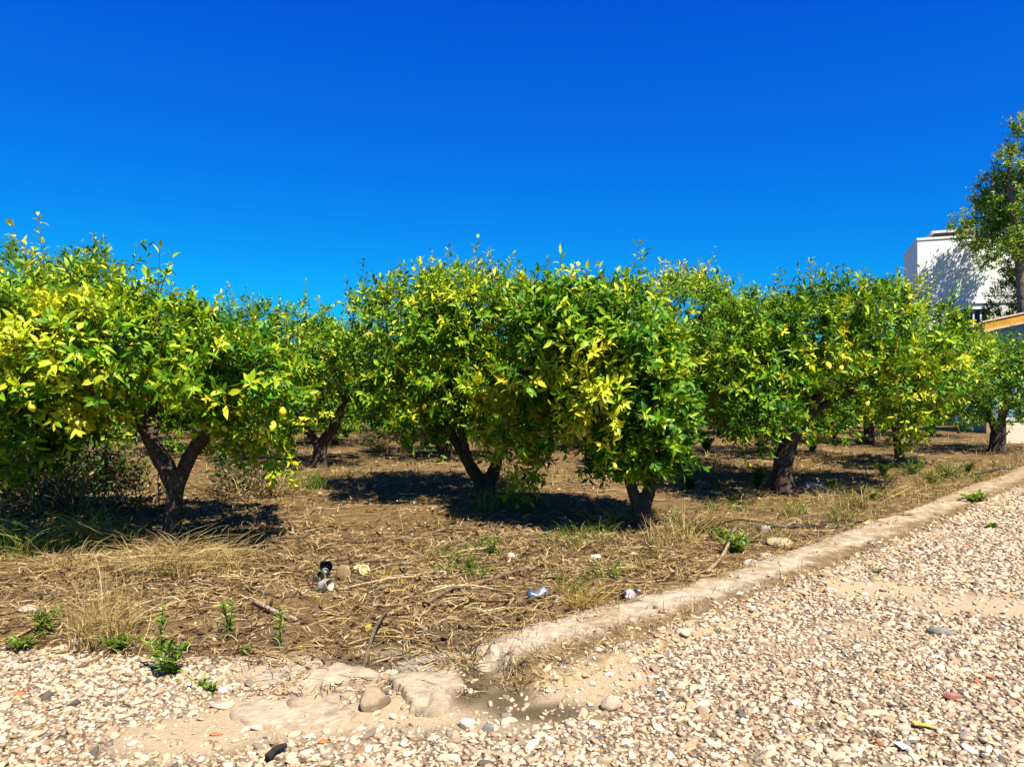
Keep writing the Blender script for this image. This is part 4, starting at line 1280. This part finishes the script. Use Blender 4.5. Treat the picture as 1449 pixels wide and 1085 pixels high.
lemon_tree('lemon tree half hidden between the twin trunk and the leaning trunk', (955, 668), 12.8,
           [[(955, 672, 10), (957, 632, 9)], [(957, 636, 8), (966, 595, 6), (985, 540, 4)], [(957, 638, 7), (940, 600, 5), (935, 550, 4)]],
           [(975, 440, 62, 58), (1020, 485, 55, 65), (955, 520, 55, 60), (978, 398, 34, 18), (1065, 465, 50, 48), (1040, 545, 55, 45), (1000, 580, 45, 30), (1050, 430, 28, 18), (1000, 430, 45, 45, -1.2), (1020, 520, 45, 50, -1.5)],
           1350, 26, leaf=.128, light=.3, twigs=50)
lemon_tree('lemon tree with a leaning forked trunk right of the centre', (1110, 695), 10.5,
           [[(1110, 704, 18), (1107, 660, 15), (1118, 622, 13), (1135, 592, 12)], [(1134, 596, 9), (1155, 566, 8), (1176, 536, 6), (1200, 500, 4)], [(1133, 598, 9), (1141, 560, 7), (1138, 515, 5)], [(1128, 606, 7), (1170, 570, 6, .2), (1230, 545, 5, .3), (1275, 520, 4, .3)], [(1118, 625, 6), (1100, 600, 5, -.4), (1080, 575, 4, -.6)]],
           [(1080, 590, 58, 48, -.8), (1036, 625, 24, 34, -.8), (1150, 480, 72, 70), (1220, 465, 72, 68), (1105, 520, 55, 58), (1165, 422, 52, 24), (1265, 475, 58, 68), (1285, 545, 52, 55), (1277, 600, 32, 30), (1312, 462, 46, 32), (1335, 505, 42, 56), (1210, 530, 60, 42), (1252, 430, 32, 22), (1060, 545, 45, 40, -.6), (1040, 490, 50, 55), (1090, 455, 40, 35)],
           2350, 27, yellow=[(1195, 505, 30, 1.0, -.9), (1290, 590, 45, .8, -.6), (1330, 420, 45, .6, -.4), (1300, 500, 60, .35, -.7), (1110, 600, 25, .7, -1.1), (1060, 590, 40, -.35, -1.2), (1150, 450, 60, -.25, -.8)],
           lemons=[(1172, 517, -1.0, 1.5), (1193, 506, -.95, 1.3), (1190, 521, -.95, 1.2), (1227, 571, -.7, 1.2), (1294, 612, -.6, 1.2)], leaf=.128, light=.08, twigs=90)
lemon_tree('lemon tree on a thin trunk ringed with green suckers', (1273, 660), 13.7,
           [[(1275, 664, 7.5), (1272, 632, 6.5)], [(1272, 636, 6), (1264, 602, 5), (1258, 560, 4)], [(1272, 636, 5), (1290, 600, 4.5), (1320, 550, 4)]],
           [(1345, 520, 52, 52), (1310, 550, 48, 46), (1260, 560, 45, 42), (1278, 605, 26, 24), (1375, 500, 30, 30)],
           700, 28, yellow=[(1280, 610, 30, .8, -.3), (1350, 470, 40, .5, -.4)], leaf=.128, light=.12, twigs=35)
lemon_tree('lemon tree with a dark trunk at the right edge below the orange eave', (1410, 640), 16.6,
           [[(1410, 645, 11), (1411, 612, 10)], [(1410, 616, 8), (1419, 585, 6), (1430, 540, 4)], [(1412, 616, 8), (1398, 582, 5), (1385, 545, 4)]],
           [(1410, 520, 48, 40), (1445, 540, 45, 45), (1378, 552, 46, 38), (1420, 572, 45, 26), (1475, 525, 50, 45), (1365, 515, 38, 34), (1425, 498, 40, 24)],
           950, 29, leaf=.128, light=-.05, twigs=35)

# rows behind: three crowns of the same build, copied along the planting grid
def far_proto(seed):
    rg = np.random.default_rng(seed)
    root = empty('lemon_tree', (0, 0, 0))
    lines = []
    S = spline(np.array([(0, 0, -.08, .16), (.02, .02, .3, .13), (.0, .03, .7, .12)]), 12); lines.append((S[:, :3], S[:, 3]))
    for k in range(3):
        th = k * 2.1 + rg.uniform(-.3, .3)
        S = spline(np.array([(0, .03, .62, .09), (.25 * cos(th), .25 * sin(th), 1.0, .075), (.6 * cos(th), .6 * sin(th), 1.55, .045)]), 12); lines.append((S[:, :3], S[:, 3]))
    remeshed(lines, np.zeros(3), root, 'trunk', .022)
    bl = [(np.array([0, 0, 2.05]), np.array([1.1, 1.1, .8]))]
    for k in range(7):
        th = k * .9 + rg.uniform(-.2, .2); r = rg.uniform(.75, 1.0)
        bl.append((np.array([cos(th) * r, sin(th) * r, rg.uniform(1.0, 2.1)]), np.array([.72, .72, .62]) * rg.uniform(.8, 1.15)))
    for k in range(5):
        th = k * 1.26 + rg.uniform(-.3, .3)
        bl.append((np.array([cos(th) * .95, sin(th) * .95, rg.uniform(.62, .95)]), np.array([.5, .5, .42])))
    for k in range(3):
        bl.append((np.array([rg.normal(0, .5), rg.normal(0, .5), 2.65]), np.array([.5, .5, .3])))
    cr = Buf(); foliage(cr, bl, 1150, rg, .16, (), 1, light=.05, per=9)
    cr.build('crown', M_LEAF, root)
    return root


def copy_tree(o):
    c = o.copy(); COL.objects.link(c)
    for ch in o.children:
        d = ch.copy(); COL.objects.link(d); d.parent = c
    return c


P0 = [far_proto(900 + k) for k in range(3)]
used = [False] * 3
rg = np.random.default_rng(88)
placed = [np.array([-3.27, 7.16]), np.array([-6.74, 10.7]), np.array([-3.54, 13.7]), np.array([-.37, 9.84]), np.array([1.37, 7.87]), np.array([2.8, 12.8]), np.array([3.86, 10.5]), np.array([7.15, 13.7]), np.array([10.8, 16.6])]
spots = []
for r in np.arange(2, 9.5, 1.0):
    st = np.array([-3.27, 7.16]) + np.array([-3.4, 3.3]) * (r - 1) + np.array([2.9, 2.8]) * 0
    for m in np.arange(-3, 14, .78):
        p = st + np.array([3.2, 2.95]) * m + rg.normal(0, .18, 2)
        spots.append(p)
for p in [np.array([5.9, 15.8]), np.array([9.1, 18.9]), np.array([12.3, 21.8])]:
    spots.append(p)
for p in spots:
    if p[1] < 12 or p[1] > 37 or abs(p[0]) > .70 * p[1] + 1.5: continue
    if p[0] > 12.7 and p[1] > 17.5: continue
    if min(np.linalg.norm(p - q) for q in placed) < 2.25: continue
    placed.append(p)
    i = int(rg.integers(0, 3))
    o = P0[i] if not used[i] else copy_tree(P0[i])
    used[i] = True
    s = float(rg.uniform(.92, 1.08))
    o.location = (float(p[0]), float(p[1]), float(ground_z(p[:1], p[1:])[0]))
    o.rotation_euler = (0, 0, float(rg.uniform(0, 6.28))); o.scale = (s, s, s)
    tag(o, 'lemon tree standing in the rows further back in the orchard', 'tree', 'lemon trees in the back rows')
for i in range(3):
    if not used[i]:
        P0[i].location = (-12 - 4 * i, 22, 0)
        tag(P0[i], 'lemon tree standing in the rows further back in the orchard', 'tree', 'lemon trees in the back rows')

# ------------------------------------------------------------------ white house
HO = np.array([16.4, 30.0, 0.0]); HR = math.atan2(-.363, .932)
house = empty('white_house', HO, HR)
tag(house, 'plain white rendered house with a dark barred window behind the orchard', 'house')
WH = (.84, .82, .75)
wl = Buf(); T_ = .25; H_ = 7.35; WD = 13.0; DP = 4.2
wx0, wx1, wz0, wz1 = .95, 2.52, 3.2, 4.5
box(wl, (0, 0, -.2), (WD, T_, wz0), WH); box(wl, (0, 0, wz1), (WD, T_, H_), WH)
box(wl, (0, 0, wz0), (wx0, T_, wz1), WH); box(wl, (wx1, 0, wz0), (WD, T_, wz1), WH)
box(wl, (0, T_, -.2), (T_, DP, H_), WH); box(wl, (WD - T_, T_, -.2), (WD, DP, H_), WH); box(wl, (T_, DP - T_, -.2), (WD - T_, DP, H_), WH)
wl.build('wall', M_STUCCO, house, smooth=False)
b = Buf(); box(b, (-.03, -.03, H_), (WD + .03, DP + .03, H_ + .09), (.80, .78, .72)); b.build('roof', M_STUCCO, house, smooth=False)
b = Buf(); box(b, (-.012, -.05, 4.72), (WD + .012, -.003, 4.80), (.80, .79, .76)); b.build('ledge', M_STUCCO, house, smooth=False)
wn_ = Buf()
fx = (.78, .78, .80)
box(wn_, (wx0, .08, wz0), (wx0 + .06, .16, wz1), fx); box(wn_, (wx1 - .06, .08, wz0), (wx1, .16, wz1), fx)
box(wn_, (wx0 + .06, .08, wz1 - .06), (wx1 - .06, .16, wz1), (.1, .1, .2)); box(wn_, (wx0 + .06, .08, wz0), (wx1 - .06, .16, wz0 + .06), fx)
for xx in (1.95, 2.2): box(wn_, (xx, .085, wz0 + .06), (xx + .05, .155, wz1 - .06), fx)
wo_ = wn_.build('window', M_WOOD, house, smooth=False)
b = Buf(); box(b, (wx0 + .06, .17, wz0), (wx1 - .06, .185, wz1), (.02, .02, .03)); b.build('pane', M_GLASS, wo_, smooth=False)
for xx in (1.1, 1.25, 1.4, 1.55, 1.7, 1.82):
    b = Buf(); tube(b, np.array([(xx, .03, wz0), (xx, .03, wz1)]), np.array([.012, .012]), (.05, .05, .07), 6); b.build('bar', M_WOOD, wo_)
b = Buf(); box(b, (.75, .9, H_ + .09), (2.2, 2.0, H_ + .40), (.04, .035, .03)); box(b, (.62, .75, H_ + .40), (2.35, 2.15, H_ + .48), (.55, .50, .42))
b.build('roof_vent', M_WOOD, house, smooth=False)

# ------------------------------------------------------------------ shed with the orange eave
SO = np.array([14.7, 23.0, 0.0]); SR = -0.14
shed = empty('garden_shed', SO, SR)
tag(shed, 'garden shed with a sloping orange wooden eave and blue grey wall at the right edge', 'shed')
SL_ = 3.2


def sloped(name, boxes, col, mat=None):
    b = Buf()
    for lo, hi in boxes:
        box(b, lo, hi, col)
    for v in b.V: v[:, 2] += .222 * v[:, 0]
    return b.build(name, mat or M_WOOD, shed, smooth=False)


sloped('wall', [((.2, .34, -1.0), (SL_ - .2, .42, 3.2)), ((.2, .42, -1.0), (.28, 1.5, 3.2)), ((SL_ - .28, .42, -1.0), (SL_ - .2, 1.5, 3.2))], (.16, .27, .30))
sloped('roof', [((-.1, .03, 3.24), (SL_ + .1, 1.7, 3.44))], (.38, .25, .13))
sloped('fascia', [((-.12, -.02, 3.22), (SL_ + .12, .028, 3.47))], (.52, .25, .03))
sloped('drip_edge', [((-.13, -.06, 3.472), (SL_ + .13, .10, 3.51))], (.62, .46, .32))
sloped('bottom_trim', [((-.12, -.04, 3.165), (SL_ + .12, .05, 3.218))], (.55, .40, .30))
for xx in (.05, SL_ - .15):
    sloped('post', [((xx, .10, -1.0), (xx + .1, .2, 3.2))], (.34, .2, .08))

# low beige wall at the right edge
LO = at(1424, 627, 19.2); LO[2] = 0
lw = empty('low_wall', LO, -.06)
tag(lw, 'low beige plastered garden wall behind the trunk at the right edge', 'wall')
b = Buf(); box(b, (0, 0, -.1), (5, .2, .58), (.62, .50, .36)); b.build('wall_body', M_STUCCO, lw, smooth=False)
b = Buf(); box(b, (-.03, -.03, .583), (5.03, .23, .65), (.70, .60, .48)); b.build('coping', M_STUCCO, lw, smooth=False)
# leaning post between the trees
pp = at(1358, 612, 23.0); pp[2] = 0
b = Buf(); tube(b, np.array([(0, 0, -.1), (-.14, 0, .45), (-.30, .05, 1.0)]), np.array([.045, .04, .035]), (.12, .10, .085), 8, .1, 3)
o = b.build('leaning_stake', M_BARK); o.location = [float(q) for q in pp]
tag(o, 'dark leaning stake between the thin trunk tree and the right edge tree', 'stake')

# ------------------------------------------------------------------ tall tree and bush by the house
TG = 1.3 * np.array([(.018, .055, .006), (.040, .100, .010), (.08, .155, .014), (.15, .22, .02), (.24, .29, .03), (.32, .34, .05)])
Yt = 25.2
b0 = at(1452, 600, Yt); b0[2] = 0
tall = empty('tall_tree', b0)
tag(tall, 'tall dark green tree in front of the white house at the right edge', 'tree')


def tp(px, py, r, dy=0):
    return np.append(at(px, py, Yt + dy), r)


lines = []
for L_ in ([(1454, 600, .26), (1452, 480, .23), (1447, 400, .20), (1444, 345, .18)], [(1446, 350, .15), (1436, 300, .11), (1428, 255, .08), (1430, 215, .05)], [(1445, 350, .13), (1462, 290, .10), (1466, 230, .06)],
           [(1445, 345, .07), (1420, 330, .05, 1.3), (1395, 326, .035, 2.6), (1368, 324, .02, 3.3)], [(1448, 410, .10), (1480, 365, .08), (1500, 335, .05)], [(1440, 320, .08), (1410, 270, .05, .3), (1395, 250, .03, .3)]):
    P = np.array([tp(*q) for q in L_]); S = spline(P, 8 * len(P))
    if L_[0][1] == 600: S[0, 2] = -.1
    lines.append((S[:, :3], S[:, 3]))
remeshed(lines, b0, tall, 'trunk', .035, np.array([.17, .14, .10]))
bl = blob_list([(1455, 200, 26, 28), (1430, 235, 26, 26), (1458, 240, 32, 36), (1405, 262, 24, 20, .8), (1440, 280, 38, 32), (1412, 300, 30, 24, 1.4), (1388, 305, 26, 18, 3.2), (1360, 318, 18, 13, 3.4), (1425, 328, 34, 22, 1.2), (1400, 345, 26, 24, 3.0),
                (1400, 372, 13, 16, 3.2), (1470, 305, 40, 40), (1490, 345, 40, 30), (1455, 345, 30, 24), (1388, 282, 18, 13, 1.5), (1375, 335, 20, 14, 3.3), (1447, 178, 16, 14), (1446, 378, 24, 26, .4), (1448, 340, 24, 24, -.6), (1500, 250, 45, 60), (1520, 310, 40, 50)], Yt)
bl = [(c, np.minimum(np.maximum(r - .16, r * .5), [9, .75, 9])) for c, r in bl]
rg = np.random.default_rng(61)
cr = Buf(); foliage(cr, bl, 4300, rg, .135, [(at(1415, 310, Yt - 1), np.array([1.0, 1.2, .7]), .5)], 1, TG, per=9, slen=(.15, .4), asp=.55, upright=.35, light=.12, holes=True)
cr.build('crown', M_LEAF_FAR, tall, b0)
P, d = scatter(bl, 48, rg)
for q in P:
    S0 = min((l[0] for l in lines[1:]), key=lambda t: np.linalg.norm(t - q, axis=1).min())
    st = S0[np.linalg.norm(S0 - q, axis=1).argmin()]
    C = spline(np.array([st, (st + q) / 2 + rg.normal(0, .12, 3), q]), 8)
    b = Buf(); tube(b, C, np.linspace(.035, .008, 8), np.array([.16, .13, .09]), 5, .1)
    b.build('branch', M_BARK, tall, b0)

Yb = 26.6
b0 = at(1452, 560, Yb); b0[2] = 0
bush = empty('dark_bush', b0)
tag(bush, 'dark dense bush behind the orange eave at the right edge', 'bush')
bl = blob_list([(1450, 425, 44, 36), (1422, 440, 26, 14), (1476, 398, 40, 36), (1460, 480, 50, 50), (1450, 540, 45, 45), (1490, 460, 50, 70)], Yb)
cr = Buf(); foliage(cr, bl, 2300, rg, .13, (), 1, TG * .8, per=9, slen=(.1, .3), asp=.5, light=-.2)
cr.build('foliage', M_LEAF_FAR, bush, b0)
b = Buf()
for k in range(7):
    th = k * .9
    C = spline(np.array([(b0[0] + .1 * cos(th), b0[1] + .1 * sin(th), -.05), (b0[0] + .4 * cos(th), b0[1] + .4 * sin(th), 1.5), (b0[0] + .6 * cos(th), b0[1] + .6 * sin(th), 3.2)]), 10)
    tube(b, C, np.linspace(.05, .015, 10), (.15, .12, .08), 6)
b.build('stem', M_BARK, bush, b0)

# ------------------------------------------------------------------ rubbish on the litter
def lathe(buf, prof, col, n=28, wob=0.0, seed=0):
    prof = np.asarray(prof, float)
    a = np.linspace(0, 2 * pi, n, endpoint=False)
    v = np.stack([prof[:, 0][:, None] * np.cos(a), prof[:, 0][:, None] * np.sin(a), np.repeat(prof[:, 1][:, None], n, 1)], -1).reshape(-1, 3)
    if wob:
        v = v + wob * np.stack([fbm(v * 18 + 3, 2, seed), fbm(v * 18 + 9, 2, seed + 1), fbm(v * 18 + 14, 2, seed + 2)], 1)
    c = np.asarray(col, float)
    if c.ndim == 2: c = np.repeat(c, n, 0)
    buf.add(v, grid_tris(len(prof), n, True), c)


def put(o, px, py, dz, rot, s=1.0):
    p = base3(px, py)
    o.location = (float(p[0]), float(p[1]), float(p[2] + dz)); o.rotation_euler = rot; o.scale = (s, s, s)
    return o


def cup(name, px, py, dz, rot, h, r, inner, outer, label, cat, wob=.006, seed=0, s=1.0):
    b = Buf()
    lathe(b, [(.001, .004), (r * .72, .004), (r * .8, h * .4), (r, h), (r * 1.05, h + .002), (r * 1.03, h - .006), (r * .94, h - .012), (r * .74, h * .4), (r * .66, .012), (.001, .012)][::-1],
          np.array([inner, inner, inner, inner, outer, outer, outer, outer, outer, outer]), wob=wob, seed=seed)
    return tag(put(b.build(name, M_TRASH), px, py, dz, rot, s), label, cat)


cup('crumpled_cup', 452, 832, .045, (radians(80), 0, radians(70)), .10, .05, (.26, .22, .15), (.42, .37, .28), 'crumpled white cup lying in the rubbish pile', 'cup', .034, 3)
cup('bottle_cap', 440, 828, .012, (radians(60), 0, radians(200)), .03, .028, (.10, .03, .022), (.13, .045, .035), 'small red plastic cap against the white cup', 'bottle cap', .006, 4)
cup('dark_cup', 462, 812, .05, (radians(65), 0, radians(10)), .09, .052, (.02, .014, .01), (.05, .035, .02), 'dark brown open cup behind the white cup', 'cup', .028, 5)
cup('dark_cup', 448, 820, .03, (radians(60), 0, radians(60)), .06, .045, (.02, .02, .01), (.13, .14, .04), 'olive rimmed dark cup between the white and brown cups', 'cup', .012, 6)
# brown disc standing on edge
b = Buf(); lathe(b, [(.001, .004), (.05, .006), (.058, .002), (.05, -.006), (.001, -.008)], (.28, .18, .08), 30, .004, 8)
tag(put(b.build('brown_lid', M_TRASH), 486, 818, .06, (radians(82), 0, radians(-15)), 1.1), 'brown round lid standing on edge in the rubbish pile', 'lid')


def half_lemon(px, py, dz, rot, s, label):
    root = empty('lemon_half', (0, 0, 0))
    b = Buf(); th = np.linspace(0, pi / 2, 9)
    lathe(b, [(.036 * sin(t) + .0005, -.045 * cos(t)) for t in th], (.52, .40, .015), 26, .006, 7); b.build('rind', M_RIND, root)
    b = Buf(); lathe(b, [(.0355, -.001), (.030, .001), (.026, -.008), (.012, -.016), (.0005, -.017)], np.array([(.60, .52, .22)] + [(.55, .50, .36)] + [(.42, .34, .10)] * 3), 26); b.build('flesh', M_RIND, root)
    tag(root, label, 'lemon')
    return put(root, px, py, dz, rot, s)


half_lemon(516, 812, .04, (radians(62), 0, radians(35)), 1.25, 'hollow yellow lemon half showing white pith, right of the brown lid')
half_lemon(505, 806, .03, (radians(30), 0, radians(-60)), 1.0, 'smaller open lemon half behind the hollow one')
tuft('dry_grass_tuft', 540, 815, 40, .14, .5, .6, .012, [(.42, .30, .05), (.34, .24, .05)], 'shrivelled yellow brown leaves right of the lemon halves', 'dry weed', 530)

# crushed can
b = Buf()
v = []
n, m = 36, 22
for i in range(m):
    u = i / (m - 1); r = .033 * (1 - .25 * (u < .06) - .2 * (u > .94))
    for j in range(n):
        a = 2 * pi * j / n
        v.append((r * cos(a), r * sin(a), u * .12))
v = np.array(v)
cr_ = np.exp(-((v[:, 2] - .055) / .022) ** 2)
v[:, 1] *= 1 - .72 * cr_; v[:, 0] *= 1 + .22 * cr_
v += .006 * np.stack([fbm(v * 30, 2, 1), fbm(v * 30 + 5, 2, 2), fbm(v * 30 + 8, 2, 3)], 1)
cc = np.where((v[:, 2] < .045)[:, None], np.array([[.16, .24, .34]]), np.array([[.55, .55, .55]]))
t = grid_tris(m, n, True)
v = np.concatenate([v, [[0, 0, .004]], [[0, 0, .116]]]); cc = np.concatenate([cc, [[.7, .72, .75]], [[.7, .72, .75]]])
j = np.arange(n)
t = np.concatenate([t, np.stack([np.full(n, m * n), (j + 1) % n, j], 1), np.stack([np.full(n, m * n + 1), (m - 1) * n + j, (m - 1) * n + (j + 1) % n], 1)])
b.add(v, t, cc)
tag(put(b.build('crushed_can', M_METAL), 747, 852, .035, (radians(86), radians(0), radians(110)), 1.15), 'crushed silver and blue drink can left of the brown dry weed', 'can')


def sheet(name, px, py, w_, h_, cols, rot, label, cat, seed, thick=.003, amp=.03, dz=.03):
    nu, nv_ = 22, 18
    U, V = np.meshgrid(np.linspace(-.5, .5, nu), np.linspace(-.5, .5, nv_), indexing='ij')
    x, y = U.ravel() * w_, V.ravel() * h_
    e = fbm(np.stack([x * 12, y * 12, x * 0 + seed], 1), 3, seed)
    z = amp * e + amp * 1.2 * np.abs(fbm(np.stack([x * 20, y * 20, x * 0 + seed], 1), 2, seed + 3))
    sh = 1 + .25 * fbm(np.stack([U.ravel() * 3, V.ravel() * 3, x * 0], 1), 2, seed + 8)
    c = np.where((fbm(np.stack([x * 10, y * 10, x * 0], 1), 2, seed + 5) > .12)[:, None], np.array(cols[1])[None], np.array(cols[0])[None])
    b = Buf(); t = grid_tris(nu, nv_)
    b.add(np.stack([x * sh, y * sh, z], 1), t[:, ::-1], c); b.add(np.stack([x * sh, y * sh, z - thick], 1), t, c)
    return tag(put(b.build(name, M_TRASH), px, py, dz, rot), label, cat)


sheet('plastic_scrap', 896, 850, .14, .12, [(.015, .015, .016), (.34, .30, .25)], (.5, .2, .4), 'crumpled black and white plastic scrap beside the kerb', 'plastic scrap', 5)
sheet('plastic_scrap', 1232, 744, .14, .08, [(.7, .66, .58), (.55, .45, .2)], (.2, .1, .3), 'white and yellow wrapper at the end of the irrigation pipe', 'wrapper', 9)
sheet('paper_scrap', 1276, 1054, .055, .045, [(.85, .84, .82), (.8, .8, .78)], (.2, .2, .5), 'small white paper scrap on the gravel at lower right', 'paper', 11, amp=.004, dz=.02)
sheet('dried_leaf', 1304, 1024, .075, .03, [(.45, .34, .04), (.36, .26, .05)], (.1, .1, -.2), 'yellow dried leaf on the gravel at lower right', 'leaf', 12, amp=.005, dz=.016)
